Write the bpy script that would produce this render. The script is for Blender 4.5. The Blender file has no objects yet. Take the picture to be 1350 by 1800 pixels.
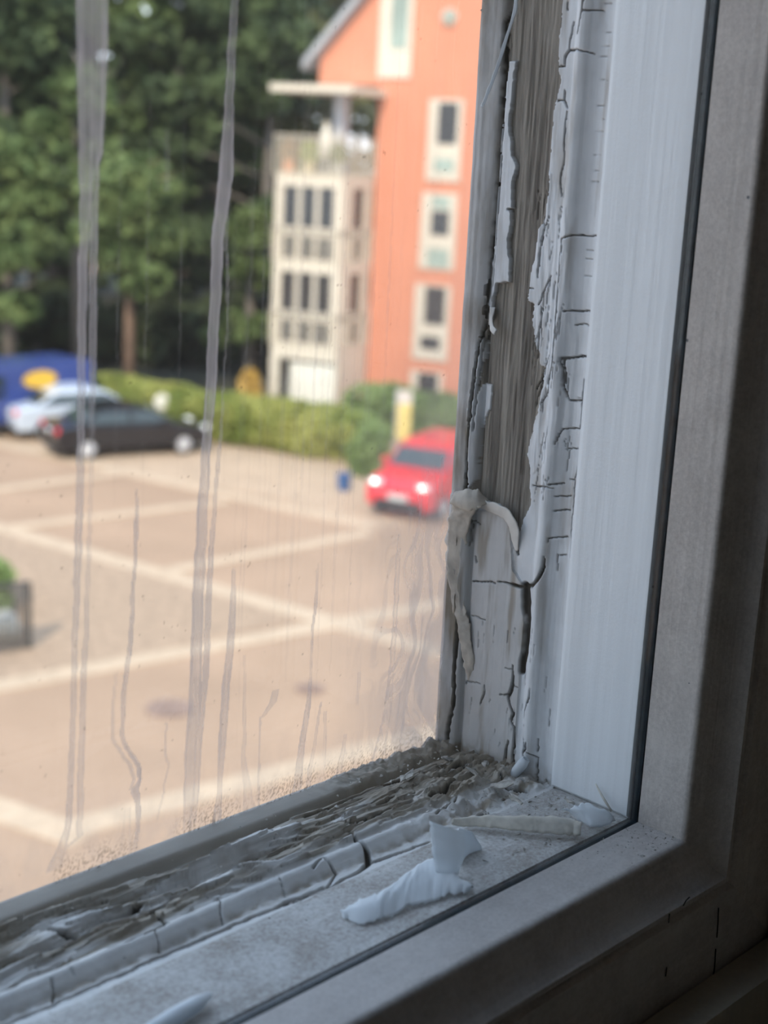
import bpy, bmesh, math, random
import numpy as np
from mathutils import Vector, Matrix

# ------------------------------------------------------------------ camera
S = bpy.context.scene
COL = S.collection
F_PX = 2490.0; CX, CY = 675.0, 900.0
YAW, PITCH, ROLL = map(math.radians, (46.3, 13.9, 2.87))
fw = np.array([math.sin(YAW)*math.cos(PITCH), math.cos(YAW)*math.cos(PITCH), -math.sin(PITCH)])
r0 = np.array([math.cos(YAW), -math.sin(YAW), 0.0]); u0 = np.cross(r0, fw)
RV = math.cos(ROLL)*r0 + math.sin(ROLL)*u0
UV = -math.sin(ROLL)*r0 + math.cos(ROLL)*u0
CAM = np.array([-0.28574805, -0.18077798, 0.15911633])
EYE = 8.5                      # eye above the parking lot
GZ = CAM[2] - EYE
cd = bpy.data.cameras.new('camera'); cam = bpy.data.objects.new('camera', cd); COL.objects.link(cam)
cd.sensor_fit = 'VERTICAL'; cd.sensor_height = 36.0; cd.sensor_width = 27.0
cd.lens = F_PX/1800*36.0; cd.clip_start = 0.01; cd.clip_end = 400
cam.matrix_world = Matrix(((RV[0], UV[0], -fw[0], CAM[0]), (RV[1], UV[1], -fw[1], CAM[1]),
                           (RV[2], UV[2], -fw[2], CAM[2]), (0, 0, 0, 1)))
cd.dof.use_dof = True; cd.dof.focus_distance = 0.372; cd.dof.aperture_fstop = 15.5
S.camera = cam

# ------------------------------------------------------------------ light and exposure
S.view_settings.view_transform = 'Standard'; S.view_settings.look = 'None'
S.view_settings.gamma = 1.0; S.view_settings.use_curve_mapping = False
S.view_settings.exposure = 0.2
S.cycles.max_bounces = 8; S.cycles.transparent_max_bounces = 16
W = bpy.data.worlds.new('sky'); S.world = W; W.use_nodes = True
nt = W.node_tree; bg = nt.nodes['Background']
tc = nt.nodes.new('ShaderNodeTexCoord'); sx = nt.nodes.new('ShaderNodeSeparateXYZ')
rp = nt.nodes.new('ShaderNodeValToRGB')
nt.links.new(tc.outputs['Generated'], sx.inputs[0]); nt.links.new(sx.outputs['Z'], rp.inputs[0])
rp.color_ramp.elements[0].position = 0.0; rp.color_ramp.elements[0].color = (0.85, 0.91, 1.0, 1)
rp.color_ramp.elements[1].position = 0.7; rp.color_ramp.elements[1].color = (0.55, 0.72, 1.0, 1)
nt.links.new(rp.outputs[0], bg.inputs['Color']); bg.inputs['Strength'].default_value = 2.1
sd = bpy.data.lights.new('sun', 'SUN'); sun = bpy.data.objects.new('sun', sd); COL.objects.link(sun)
sd.energy = 4.7; sd.angle = math.radians(0.6); sd.color = (1.0, 0.86, 0.70)
sun.rotation_euler = Vector((-0.78, -0.52, 0.80)).to_track_quat('Z', 'Y').to_euler()
sun.location = (-3, -3, 8)

# ------------------------------------------------------------------ helpers
def ray(px, py):
    px = np.asarray(px, float); py = np.asarray(py, float)
    return fw + RV*((px-CX)/F_PX)[..., None] - UV*((py-CY)/F_PX)[..., None]
def hit(px, py, axis, val):
    r = ray(px, py); t = (val-CAM[axis])/r[..., axis]
    return CAM + r*t[..., None]
def ground_at(px, py): return hit(px, py, 2, GZ)
def tag(o, label=None, cat=None, group=None, kind=None):
    if label: o['label'] = label
    if cat: o['category'] = cat
    if group: o['group'] = group
    if kind: o['kind'] = kind
    return o
def empty(name, loc=(0, 0, 0), rz=0.0):
    o = bpy.data.objects.new(name, None); COL.objects.link(o); o.empty_display_size = 0.1
    o.location = loc; o.rotation_euler = (0, 0, rz); return o
def link(name, me, m, parent=None, smooth=False):
    o = bpy.data.objects.new(name, me); COL.objects.link(o)
    if m is not None: me.materials.append(m)
    if parent: o.parent = parent
    if smooth:
        me.polygons.foreach_set('use_smooth', [True]*len(me.polygons))
    return o
class MB:
    """collects shapes that become one mesh object"""
    def __init__(s): s.v = []; s.f = []
    def add(s, vs, fs):
        b = len(s.v); s.v += [tuple(map(float, v)) for v in vs]; s.f += [tuple(i+b for i in f) for f in fs]; return s
    def box(s, x0, x1, y0, y1, z0, z1):
        v = [(x, y, z) for x in (x0, x1) for y in (y0, y1) for z in (z0, z1)]
        return s.add(v, [(0, 1, 3, 2), (4, 6, 7, 5), (0, 4, 5, 1), (2, 3, 7, 6), (0, 2, 6, 4), (1, 5, 7, 3)])
    def tube(s, pts, rad, n=8, cap=True):
        pts = [Vector(p) for p in pts]; vs = []; fs = []
        if not hasattr(rad, '__len__'): rad = [rad]*len(pts)
        for i, p in enumerate(pts):
            d = (pts[min(i+1, len(pts)-1)]-pts[max(i-1, 0)]).normalized()
            a = d.orthogonal().normalized() if abs(d.z) < 0.99 else Vector((1, 0, 0))
            if abs(d.z) < 0.99: a = d.cross(Vector((0, 0, 1))).normalized()
            b = d.cross(a)
            for k in range(n):
                t = 2*math.pi*k/n; vs.append(p+(a*math.cos(t)+b*math.sin(t))*rad[i])
        for i in range(len(pts)-1):
            for k in range(n):
                fs.append((i*n+k, i*n+(k+1) % n, (i+1)*n+(k+1) % n, (i+1)*n+k))
        if cap:
            fs.append(tuple(range(n))[::-1]); fs.append(tuple((len(pts)-1)*n+k for k in range(n)))
        return s.add(vs, fs)
    def prism(s, poly, y0, y1):            # poly in x,z
        n = len(poly); vs = [(x, y0, z) for x, z in poly]+[(x, y1, z) for x, z in poly]
        fs = [tuple(range(n)), tuple(range(n, 2*n))[::-1]]+[(i, i+n, (i+1) % n+n, (i+1) % n) for i in range(n)]
        return s.add(vs, fs)
    def mesh(s, name):
        me = bpy.data.meshes.new(name); me.from_pydata(s.v, [], s.f)
        bm = bmesh.new(); bm.from_mesh(me); bmesh.ops.recalc_face_normals(bm, faces=bm.faces); bm.to_mesh(me); bm.free()
        return me
    def build(s, name, m, parent=None, smooth=False, bevel=0):
        o = link(name, s.mesh(name), m, parent, smooth)
        if bevel:
            b = o.modifiers.new('bevel', 'BEVEL'); b.width = bevel; b.segments = 3; b.limit_method = 'ANGLE'
        return o

# ---- materials
def newmat(name):
    m = bpy.data.materials.new(name); m.use_nodes = True
    return m, m.node_tree, m.node_tree.nodes['Principled BSDF']
def N(nt, t, **k):
    n = nt.nodes.new(t)
    for a, b in k.items():
        if a.startswith('_'): setattr(n, a[1:], b)
        else: n.inputs[a].default_value = b
    return n
def rgba(c): return (c[0], c[1], c[2], 1)
def mat(name, c, rough=0.6, metal=0.0, var=0.08, scale=6.0, c2=None, spec=0.4, emit=0, bump=0.0, stretch=(1, 1, 1)):
    m, nt, p = newmat(name)
    tc = N(nt, 'ShaderNodeTexCoord'); mp = N(nt, 'ShaderNodeMapping'); mp.inputs['Scale'].default_value = stretch
    no = N(nt, 'ShaderNodeTexNoise', Scale=scale, Detail=5.0)
    rp = N(nt, 'ShaderNodeValToRGB')
    c2 = c2 or tuple(max(0, x*(1-var*3)) for x in c)
    rp.color_ramp.elements[0].color = rgba(c2); rp.color_ramp.elements[0].position = 0.35
    rp.color_ramp.elements[1].color = rgba(c); rp.color_ramp.elements[1].position = 0.62
    nt.links.new(tc.outputs['Object'], mp.inputs[0]); nt.links.new(mp.outputs[0], no.inputs['Vector'])
    nt.links.new(no.outputs['Fac'], rp.inputs[0]); nt.links.new(rp.outputs[0], p.inputs['Base Color'])
    p.inputs['Roughness'].default_value = rough; p.inputs['Metallic'].default_value = metal
    p.inputs['Specular IOR Level'].default_value = spec
    if emit:
        p.inputs['Emission Color'].default_value = rgba(c); p.inputs['Emission Strength'].default_value = emit
    if bump:
        b = N(nt, 'ShaderNodeBump', Strength=bump, Distance=0.001)
        nt.links.new(no.outputs['Fac'], b.inputs['Height']); nt.links.new(b.outputs[0], p.inputs['Normal'])
    return m

# ---- numpy noise
_rs = np.random.RandomState(7); _tab = _rs.rand(256, 256)
def vnoise(x, y):
    xi = np.floor(x).astype(int); yi = np.floor(y).astype(int); fx = x-xi; fy = y-yi
    fx = fx*fx*(3-2*fx); fy = fy*fy*(3-2*fy)
    g = lambda a, b: _tab[a & 255, b & 255]
    return (g(xi, yi)*(1-fx)+g(xi+1, yi)*fx)*(1-fy)+(g(xi, yi+1)*(1-fx)+g(xi+1, yi+1)*fx)*fy
def fbm(x, y, o=4):
    s = 0; a = 0.5; t = 0
    for i in range(o):
        s = s+a*vnoise(x*2**i+13.7*i, y*2**i+7.1*i); t += a; a *= 0.5
    return s/t
def sstep(a, b, x): t = np.clip((x-a)/(b-a), 0, 1); return t*t*(3-2*t)
def in_poly(X, Y, poly):
    ins = np.zeros(X.shape, bool); n = len(poly)
    for i in range(n):
        x1, y1 = poly[i]; x2, y2 = poly[(i+1) % n]
        c = ((y1 > Y) != (y2 > Y)) & (X < (x2-x1)*(Y-y1)/((y2-y1) or 1e-12)+x1)
        ins ^= c
    return ins
def line_depth(X, Y, pts, w, out, depth=1.0):
    """carve a crack: out = max(out, profile of distance to the polyline); w = half-widths per point"""
    if not hasattr(w, '__len__'): w = [w]*len(pts)
    for i in range(len(pts)-1):
        (x1, y1), (x2, y2) = pts[i], pts[i+1]; wm = max(w[i], w[i+1])*1.8+2e-4
        m = (X > min(x1, x2)-wm) & (X < max(x1, x2)+wm) & (Y > min(y1, y2)-wm) & (Y < max(y1, y2)+wm)
        if not m.any(): continue
        xs, ys = X[m], Y[m]; L = (x2-x1)**2+(y2-y1)**2 or 1e-12
        t = np.clip(((xs-x1)*(x2-x1)+(ys-y1)*(y2-y1))/L, 0, 1)
        d = np.hypot(xs-x1-t*(x2-x1), ys-y1-t*(y2-y1)); ww = w[i]+(w[i+1]-w[i])*t
        out[m] = np.maximum(out[m], depth*(1-sstep(ww*0.7, ww*1.35+5e-5, d)))
def grid_mesh(name, P, attrs, m, parent=None, smooth=True):
    """P: (a,b,3) array -> one grid mesh with float attributes"""
    a, b = P.shape[:2]; me = bpy.data.meshes.new(name)
    idx = np.arange(a*b).reshape(a, b)
    q = np.stack([idx[:-1, :-1], idx[1:, :-1], idx[1:, 1:], idx[:-1, 1:]], -1).reshape(-1, 4)
    me.vertices.add(a*b); me.vertices.foreach_set('co', P.reshape(-1).astype(np.float32))
    me.loops.add(q.size); me.loops.foreach_set('vertex_index', q.reshape(-1).astype(np.int32))
    me.polygons.add(len(q)); me.polygons.foreach_set('loop_start', np.arange(0, q.size, 4, dtype=np.int32))
    me.update(calc_edges=True); me.validate()
    for k, v in attrs.items():
        at = me.attributes.new(k, 'FLOAT', 'POINT'); at.data.foreach_set('value', np.ascontiguousarray(v).reshape(-1).astype(np.float32))
    return link(name, me, m, parent, smooth)

# ------------------------------------------------------------------ room shell
OW = 0.64; OH = 1.0        # daylight opening: x -OW..0, z 0..OH
M_plaster = mat('room_plaster', (0.36, 0.30, 0.22), 0.9, var=0.05, scale=3)
M_outer = mat('facade_render', (0.55, 0.5, 0.42), 0.9, var=0.06, scale=5)
def struct(o): o['kind'] = 'structure'; return o
RX0, RX1, RY0, RZ0, RZ1 = -2.6, 1.3, -3.2, -0.95, 1.75
b = MB(); y0, y1 = -0.20, 0.056; e = 0.058
b.box(RX0, -OW-e, y0, y1, RZ0, RZ1); b.box(e, RX1, y0, y1, RZ0, RZ1)
b.box(-OW-e, e, y0, y1, RZ0, -e); b.box(-OW-e, e, y0, y1, OH+e, RZ1)
struct(b.build('wall_front', M_plaster))
struct(MB().box(RX0-.1, RX0, RY0, y1, RZ0, RZ1).build('wall_left', M_plaster))
struct(MB().box(RX1, RX1+.1, RY0, y1, RZ0, RZ1).build('wall_right', M_plaster))
struct(MB().box(RX0-.1, RX1+.1, RY0-.1, RY0, RZ0, RZ1).build('wall_back', M_plaster))
struct(MB().box(RX0-.1, RX1+.1, RY0-.1, y1, RZ1, RZ1+.1).build('ceiling', M_plaster))
struct(MB().box(RX0-.1, RX1+.1, RY0-.1, y1, RZ0-.1, RZ0).build('floor', mat('floor_boards', (0.12, 0.09, 0.06), 0.7, scale=4, stretch=(1, 12, 1))))

# ------------------------------------------------------------------ window materials
def paint_wood_mat(name, axis, paint=(0.74, 0.76, 0.78), wood_a=(0.13, 0.115, 0.10), wood_b=(0.38, 0.345, 0.30), dirt_c=(0.30, 0.26, 0.21)):
    m, nt, p = newmat(name); L = nt.links.new
    ap = N(nt, 'ShaderNodeAttribute', _attribute_name='paint'); ac = N(nt, 'ShaderNodeAttribute', _attribute_name='crack')
    ad = N(nt, 'ShaderNodeAttribute', _attribute_name='dirt')
    tc = N(nt, 'ShaderNodeTexCoord'); mp = N(nt, 'ShaderNodeMapping')
    s = [1400, 1400, 1400]; s[axis] = 70; mp.inputs['Scale'].default_value = s
    L(tc.outputs['Object'], mp.inputs[0])
    n1 = N(nt, 'ShaderNodeTexNoise', Scale=0.6, Detail=6.0, Roughness=0.65); L(mp.outputs[0], n1.inputs['Vector'])
    n0 = N(nt, 'ShaderNodeTexNoise', Scale=0.12, Detail=3.0); L(mp.outputs[0], n0.inputs['Vector'])
    ad2 = N(nt, 'ShaderNodeMath', _operation='ADD'); L(n1.outputs['Fac'], ad2.inputs[0]); L(n0.outputs['Fac'], ad2.inputs[1])
    hf = N(nt, 'ShaderNodeMath', _operation='MULTIPLY'); L(ad2.outputs[0], hf.inputs[0]); hf.inputs[1].default_value = 0.5
    wr = N(nt, 'ShaderNodeValToRGB'); cr = wr.color_ramp
    cr.elements[0].position = 0.38; cr.elements[0].color = rgba(wood_a); cr.elements[1].position = 0.60; cr.elements[1].color = rgba(wood_b)
    L(hf.outputs[0], wr.inputs[0])
    n2 = N(nt, 'ShaderNodeTexNoise', Scale=90.0, Detail=6.0, Roughness=0.6); L(tc.outputs['Object'], n2.inputs['Vector'])
    pr = N(nt, 'ShaderNodeValToRGB'); cr = pr.color_ramp
    cr.elements[0].position = 0.3; cr.elements[0].color = rgba([x*0.86 for x in paint]); cr.elements[1].position = 0.6; cr.elements[1].color = rgba(paint)
    L(n2.outputs['Fac'], pr.inputs[0])
    mx = N(nt, 'ShaderNodeMix', _data_type='RGBA'); L(ap.outputs['Fac'], mx.inputs[0]); L(wr.outputs[0], mx.inputs[6]); L(pr.outputs[0], mx.inputs[7])
    md = N(nt, 'ShaderNodeMix', _data_type='RGBA'); L(ad.outputs['Fac'], md.inputs[0]); L(mx.outputs[2], md.inputs[6]); md.inputs[7].default_value = rgba(dirt_c)
    mc = N(nt, 'ShaderNodeMix', _data_type='RGBA'); L(ac.outputs['Fac'], mc.inputs[0]); L(md.outputs[2], mc.inputs[6]); mc.inputs[7].default_value = (0.05, 0.043, 0.036, 1)
    L(mc.outputs[2], p.inputs['Base Color'])
    rr = N(nt, 'ShaderNodeMapRange'); L(ap.outputs['Fac'], rr.inputs[0]); rr.inputs[3].default_value = 0.9; rr.inputs[4].default_value = 0.55
    L(rr.outputs[0], p.inputs['Roughness']); p.inputs['Specular IOR Level'].default_value = 0.25
    bu = N(nt, 'ShaderNodeBump', Strength=0.5, Distance=0.00025); L(n1.outputs['Fac'], bu.inputs['Height'])
    L(bu.outputs[0], p.inputs['Normal'])
    return m
M_jamb = paint_wood_mat('peeling_paint_on_upright', 2)
M_rail = paint_wood_mat('peeling_paint_on_rail', 0, paint=(0.66, 0.66, 0.65), wood_a=(0.17, 0.15, 0.125), wood_b=(0.42, 0.385, 0.335))
def painted(name, c, dust=0.0, dust_c=(0.36, 0.33, 0.29), rough=0.45, axis=2, speck=0.0):
    """white gloss paint with brush marks along one axis, dark pin holes and dust"""
    m, nt, p = newmat(name); L = nt.links.new
    tc = N(nt, 'ShaderNodeTexCoord'); mp = N(nt, 'ShaderNodeMapping'); s = [420, 420, 420]; s[axis] = 9
    mp.inputs['Scale'].default_value = s; L(tc.outputs['Object'], mp.inputs[0])
    n1 = N(nt, 'ShaderNodeTexNoise', Scale=1.0, Detail=4.0); L(mp.outputs[0], n1.inputs['Vector'])
    n2 = N(nt, 'ShaderNodeTexNoise', Scale=60.0, Detail=7.0, Roughness=0.7); L(tc.outputs['Object'], n2.inputs['Vector'])
    r1 = N(nt, 'ShaderNodeValToRGB'); cr = r1.color_ramp
    cr.elements[0].position = 0.3; cr.elements[0].color = rgba([x*0.9 for x in c]); cr.elements[1].position = 0.7; cr.elements[1].color = rgba(c)
    L(n1.outputs['Fac'], r1.inputs[0])
    vo = N(nt, 'ShaderNodeTexVoronoi', Scale=130.0); L(tc.outputs['Object'], vo.inputs['Vector'])
    sp = N(nt, 'ShaderNodeMath', _operation='LESS_THAN'); L(vo.outputs['Distance'], sp.inputs[0]); sp.inputs[1].default_value = 0.05
    sc = N(nt, 'ShaderNodeSeparateColor'); L(vo.outputs['Color'], sc.inputs[0])
    s2 = N(nt, 'ShaderNodeMath', _operation='LESS_THAN'); L(sc.outputs[0], s2.inputs[0]); s2.inputs[1].default_value = 0.12+speck
    s3 = N(nt, 'ShaderNodeMath', _operation='MULTIPLY'); L(sp.outputs[0], s3.inputs[0]); L(s2.outputs[0], s3.inputs[1])
    last = r1.outputs[0]
    if dust:
        n3 = N(nt, 'ShaderNodeTexNoise', Scale=900.0, Detail=4.0, Roughness=0.8); L(tc.outputs['Object'], n3.inputs['Vector'])
        a3 = N(nt, 'ShaderNodeMath', _operation='ADD'); L(n3.outputs['Fac'], a3.inputs[0]); L(n2.outputs['Fac'], a3.inputs[1])
        r3 = N(nt, 'ShaderNodeMapRange'); L(a3.outputs[0], r3.inputs[0]); r3.inputs[1].default_value = 0.85; r3.inputs[2].default_value = 1.2; r3.inputs[4].default_value = dust
        mx = N(nt, 'ShaderNodeMix', _data_type='RGBA'); L(r3.outputs[0], mx.inputs[0]); L(last, mx.inputs[6]); mx.inputs[7].default_value = rgba(dust_c)
        last = mx.outputs[2]
    my = N(nt, 'ShaderNodeMix', _data_type='RGBA'); L(s3.outputs[0], my.inputs[0]); L(last, my.inputs[6]); my.inputs[7].default_value = (0.12, 0.12, 0.13, 1)
    L(my.outputs[2], p.inputs['Base Color'])
    p.inputs['Roughness'].default_value = rough; p.inputs['Specular IOR Level'].default_value = 0.4
    bu = N(nt, 'ShaderNodeBump', Strength=0.35, Distance=0.0006); L(n1.outputs['Fac'], bu.inputs['Height'])
    b2 = N(nt, 'ShaderNodeBump', Strength=0.5, Distance=0.0005); L(n2.outputs['Fac'], b2.inputs['Height']); L(bu.outputs[0], b2.inputs['Normal'])
    L(b2.outputs[0], p.inputs['Normal'])
    return m
M_panel = painted('white_gloss_upright', (0.80, 0.83, 0.85), axis=2)
M_sill = painted('dusty_white_rail', (0.55, 0.55, 0.54), dust=1.0, dust_c=(0.27, 0.245, 0.22), axis=0, rough=0.7, speck=0.3)
M_inner_v = painted('grey_white_inner_upright', (0.68, 0.63, 0.585), dust=0.45, dust_c=(0.30, 0.27, 0.25), axis=2, rough=0.5)
M_inner_h = painted('grey_white_inner_rail', (0.62, 0.585, 0.56), dust=0.45, dust_c=(0.30, 0.27, 0.25), axis=0, rough=0.5)
M_frame = painted('dark_cracked_frame_paint', (0.40, 0.37, 0.30), axis=2, rough=0.6)
M_gasket = mat('dark_rubber_gasket', (0.012, 0.022, 0.03), 0.5, var=0.2, scale=300)
M_flake = mat('white_paint_flake', (0.86, 0.90, 0.93), 0.5, var=0.02, scale=200)
nt_ = M_flake.node_tree; o_ = nt_.nodes['Material Output']; pb = nt_.nodes['Principled BSDF']; tl = N(nt_, 'ShaderNodeBsdfTranslucent', Color=(0.86, 0.90, 0.93, 1)); mxx = N(nt_, 'ShaderNodeMixShader', Fac=0.4)
nt_.links.new(pb.outputs[0], mxx.inputs[1]); nt_.links.new(tl.outputs[0], mxx.inputs[2]); nt_.links.new(mxx.outputs[0], o_.inputs[0])
M_flake_back = mat('cream_paint_flake', (0.62, 0.59, 0.52), 0.8, var=0.07, scale=500)
M_crumb = mat('paint_crumbs', (0.55, 0.52, 0.47), 0.9, var=0.2, scale=400)
def glass_mat(name, tint=(0.97, 0.98, 0.98)):
    m, nt, p = newmat(name); L = nt.links.new; nt.nodes.remove(p)
    out = nt.nodes['Material Output']; t = N(nt, 'ShaderNodeBsdfTransparent', Color=rgba(tint)); g = N(nt, 'ShaderNodeBsdfGlossy', Roughness=0.0)
    ge = N(nt, 'ShaderNodeNewGeometry'); dt = N(nt, 'ShaderNodeVectorMath', _operation='DOT_PRODUCT'); L(ge.outputs['Normal'], dt.inputs[0]); L(ge.outputs['Incoming'], dt.inputs[1])
    ab = N(nt, 'ShaderNodeMath', _operation='ABSOLUTE'); L(dt.outputs['Value'], ab.inputs[0]); sb = N(nt, 'ShaderNodeMath', _operation='SUBTRACT'); sb.inputs[0].default_value = 1.0; L(ab.outputs[0], sb.inputs[1])
    pw = N(nt, 'ShaderNodeMath', _operation='POWER'); L(sb.outputs[0], pw.inputs[0]); pw.inputs[1].default_value = 5.0
    f = N(nt, 'ShaderNodeMath', _operation='MULTIPLY_ADD'); L(pw.outputs[0], f.inputs[0]); f.inputs[1].default_value = 0.9; f.inputs[2].default_value = 0.035
    mx = N(nt, 'ShaderNodeMixShader')
    L(f.outputs[0], mx.inputs[0]); L(t.outputs[0], mx.inputs[1]); L(g.outputs[0], mx.inputs[2]); L(mx.outputs[0], out.inputs[0])
    return m
M_glass = glass_mat('window_glass')
def film_mat():
    """dried water marks: thin pale deposit whose density is the 'density' attribute"""
    m, nt, p = newmat('dried_water_marks'); L = nt.links.new; nt.nodes.remove(p); out = nt.nodes['Material Output']
    a = N(nt, 'ShaderNodeAttribute', _attribute_name='deposit'); a2 = N(nt, 'ShaderNodeAttribute', _attribute_name='mould')
    tr = N(nt, 'ShaderNodeBsdfTransparent'); di = N(nt, 'ShaderNodeBsdfTranslucent', Color=(0.43, 0.39, 0.38, 1)); d2 = N(nt, 'ShaderNodeBsdfDiffuse', Color=(0.42, 0.39, 0.385, 1))
    ms = N(nt, 'ShaderNodeMixShader', Fac=0.3); L(di.outputs[0], ms.inputs[1]); L(d2.outputs[0], ms.inputs[2])
    mx = N(nt, 'ShaderNodeMixShader'); L(a.outputs['Fac'], mx.inputs[0]); L(tr.outputs[0], mx.inputs[1]); L(ms.outputs[0], mx.inputs[2])
    dk = N(nt, 'ShaderNodeBsdfDiffuse', Color=(0.20, 0.16, 0.11, 1)); my = N(nt, 'ShaderNodeMixShader')
    L(a2.outputs['Fac'], my.inputs[0]); L(mx.outputs[0], my.inputs[1]); L(dk.outputs[0], my.inputs[2]); L(my.outputs[0], out.inputs[0])
    return m
M_film = film_mat()

# ------------------------------------------------------------------ outer sash (window_1): weathered stile and bottom rail, pane with water marks
YP = 0.0645; YS = 0.0247
win1 = struct(empty('window_1', (-OW/2, YP, 0)))
tag(win1, 'outer window sash with streaked glass and badly peeling white paint', 'window')
win2 = struct(empty('window_2', (-OW/2, 0, 0)))
tag(win2, 'inner window sash with smooth white paint and dark glazing line', 'window')
def reparent(o, w):
    o.parent = w; o.matrix_parent_inverse = Matrix.Translation(-Vector(w.location)); return o
def profile(y):
    """how far the moulded section stands back from the opening line (positive = recessed)"""
    o = np.zeros_like(y)
    t = np.clip((y-0.0575)/(YP-0.0575), 0, 1); o -= 0.0030*np.sqrt(np.clip(t*(2-t), 0, 1))*(y > 0.0575)    # glazing bead
    o += 0.0007*np.exp(-((y-0.0573)/0.0004)**2)
    t = np.clip((0.0365-y)/0.0042, 0, 1); o -= 0.0011*np.sin(t*math.pi)                                   # round
    t = np.clip((0.0325-y)/(0.0325-YS), 0, 1); o += 0.0021*np.sin(t*math.pi*0.95)                         # hollow
    return o
def pj(pts): P = hit(*np.array(pts, float).T, 0, 0.0); return [(a, b) for a, b in P[:, 1:]]                # pixels of the photo -> y,z on the stile
def ps(pts): P = hit(*np.array(pts, float).T, 2, 0.0); return [(a, b) for a, b in P[:, :2]]                # -> x,y on the rail
PX = 0.00019

# stile -------------------------------------------------------
ys = np.arange(YS, YP+1e-6, 0.00026)
zs = np.concatenate([np.arange(-0.006, 0.245, 0.00026), np.arange(0.247, 0.45, 0.0015), np.arange(0.46, OH+0.03, 0.02)])
Z, Y = np.meshgrid(zs, ys, indexing='ij')
jx = (fbm(Z*600, Y*900, 3)-0.5)*0.0009; jz = (fbm(Z*500+50, Y*700, 3)-0.5)*0.0009
bare = [(1080, -1400), (992, 0), (990, 31), (984, 83), (983, 124), (988, 145), (980, 176), (974, 207), (970, 259), (966, 330), (962, 376), (947, 409), (943, 444),
        (935, 485), (930, 527), (940, 533), (939, 569), (943, 614), (949, 616), (951, 641), (958, 647), (958, 672), (952, 698), (939, 755), (928, 798), (935, 825),
        (933, 851), (935, 886), (922, 912), (913, 951), (909, 930), (904, 908), (882, 888), (856, 879), (832, 866), (800, 866), (806, 700), (822, 500), (838, 300), (852, 100), (866, -60), (960, -1400)]
P1 = [(901, 108), (913, 108), (907, 145), (904, 176), (900, 218), (904, 249), (904, 274), (913, 290), (908, 311), (904, 332), (906, 365), (894, 368), (902, 372), (902, 394), (896, 434),
      (900, 454), (900, 496), (878, 496), (872, 527), (870, 554), (864, 578), (858, 560), (860, 520), (866, 471), (871, 423), (876, 371), (880, 332), (884, 260), (890, 200)]
P2 = [(854, 674), (867, 676), (865, 720), (852, 737), (847, 777), (843, 842), (833, 858), (832, 798), (840, 711)]
P5 = [(852, 590), (860, 600), (851, 660), (845, 700), (838, 760), (832, 840), (828, 840), (834, 720), (843, 640)]
seam = [(908, -30), (900, 20), (893, 41), (889, 145), (883, 239), (877, 332), (872, 400), (866, 471), (860, 560), (850, 610), (843, 672), (835, 755), (829, 855), (823, 924), (815, 1024), (819, 1079), (812, 1155), (809, 1230), (799, 1285), (798, 1325)]
paint = np.ones_like(Y)
ip = lambda pl: in_poly(Y+jx, Z+jz, pj(pl))
paint[ip(bare)] = 0
for pl in (P1, P2, P5): paint[ip(pl)] = 1
seam_yz = np.array(pj(seam)); o_ = np.argsort(seam_yz[:, 1]); ysm = np.interp(zs, seam_yz[o_, 1], seam_yz[o_, 0])[:, None]
onbead = (Y > ysm); 
crack = np.zeros_like(Y)
def ck(pts, w, d=1.0): 
    w2 = [x*PX for x in w] if hasattr(w, '__len__') else w*PX
    w2 = [x*0.85 if max(w2) < 1.7*PX else x for x in w2] if isinstance(w2, list) else w2*0.85
    d *= 0.85 if (not isinstance(w2, list) or max(w2) < 1.7*PX) else 1.0
    P = pj(pts)
    # subdivide with jitter so that cracks wander
    Q = []; Wd = []
    wl = w2 if hasattr(w2, '__len__') else [w2]*len(P)
    for i in range(len(P)-1):
        n = max(2, int(math.hypot(P[i+1][0]-P[i][0], P[i+1][1]-P[i][1])/0.0012))
        for k in range(n):
            t = k/n; j = 0 if k == 0 else 0.00022
            Q.append((P[i][0]+(P[i+1][0]-P[i][0])*t+_rs.uniform(-j, j), P[i][1]+(P[i+1][1]-P[i][1])*t+_rs.uniform(-j, j))); Wd.append(wl[i]+(wl[i+1]-wl[i])*t)
    Q.append(P[-1]); Wd.append(wl[-1]); line_depth(Y, Z, Q, Wd, crack, d)
B2 = lambda L: [(760+x/5.4, 820+y/5.4) for x, y in L]
B3 = lambda L: [(760+x/5.4, 1100+y/5.4) for x, y in L]
I4 = lambda L: [(800+x/4.82, y/4.82) for x, y in L]
I5 = lambda L: [(800+x/4.82, 330+y/4.82) for x, y in L]
C6 = lambda L: [(760+x/2.288, 580+y/2.288) for x, y in L]
ck(seam, [1.6]*12+[2.2]*6+[3.2, 3.2])
ck([(p[0]+6, p[1]) for p in seam[:12]], 1.1, 0.8)
ck(B2([(410, 1085), (600, 1090), (625, 1105)]), 1.0); ck(B2([(645, 1085), (720, 1095), (800, 1120), (880, 1140), (960, 1130), (1030, 1070), (1080, 950), (1085, 850)]), [.6, .9, 2.2, 2.6, 2.4, 2.2, 1.6, .5])
ck(B2([(900, 1130), (905, 1230), (905, 1330), (930, 1430), (930, 1500), (915, 1620)]), [5.5, 6.2, 6, 5, 4.5, 4.5])
ck(B3([(920, 0), (915, 100), (905, 240), (875, 330), (865, 430)]), [4.5, 4.8, 4.6, 4.6, 4.2])
ck(B3([(790, 370), (790, 500), (775, 600), (745, 660), (760, 740), (790, 830), (770, 900), (800, 950), (795, 1100), (785, 1300)]), [.8, 1.6, 2.6, 2, 1.4, 2, 1.4, 1.4, 1.4, .9])
ck(B3([(745, 1080), (722, 1220), (700, 1380)]), [.7, 1.8, 1.8]); ck(B3([(920, 1100), (915, 1160), (885, 1200), (900, 1240)]), [.5, 1.4, 1.4, .8])
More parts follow.
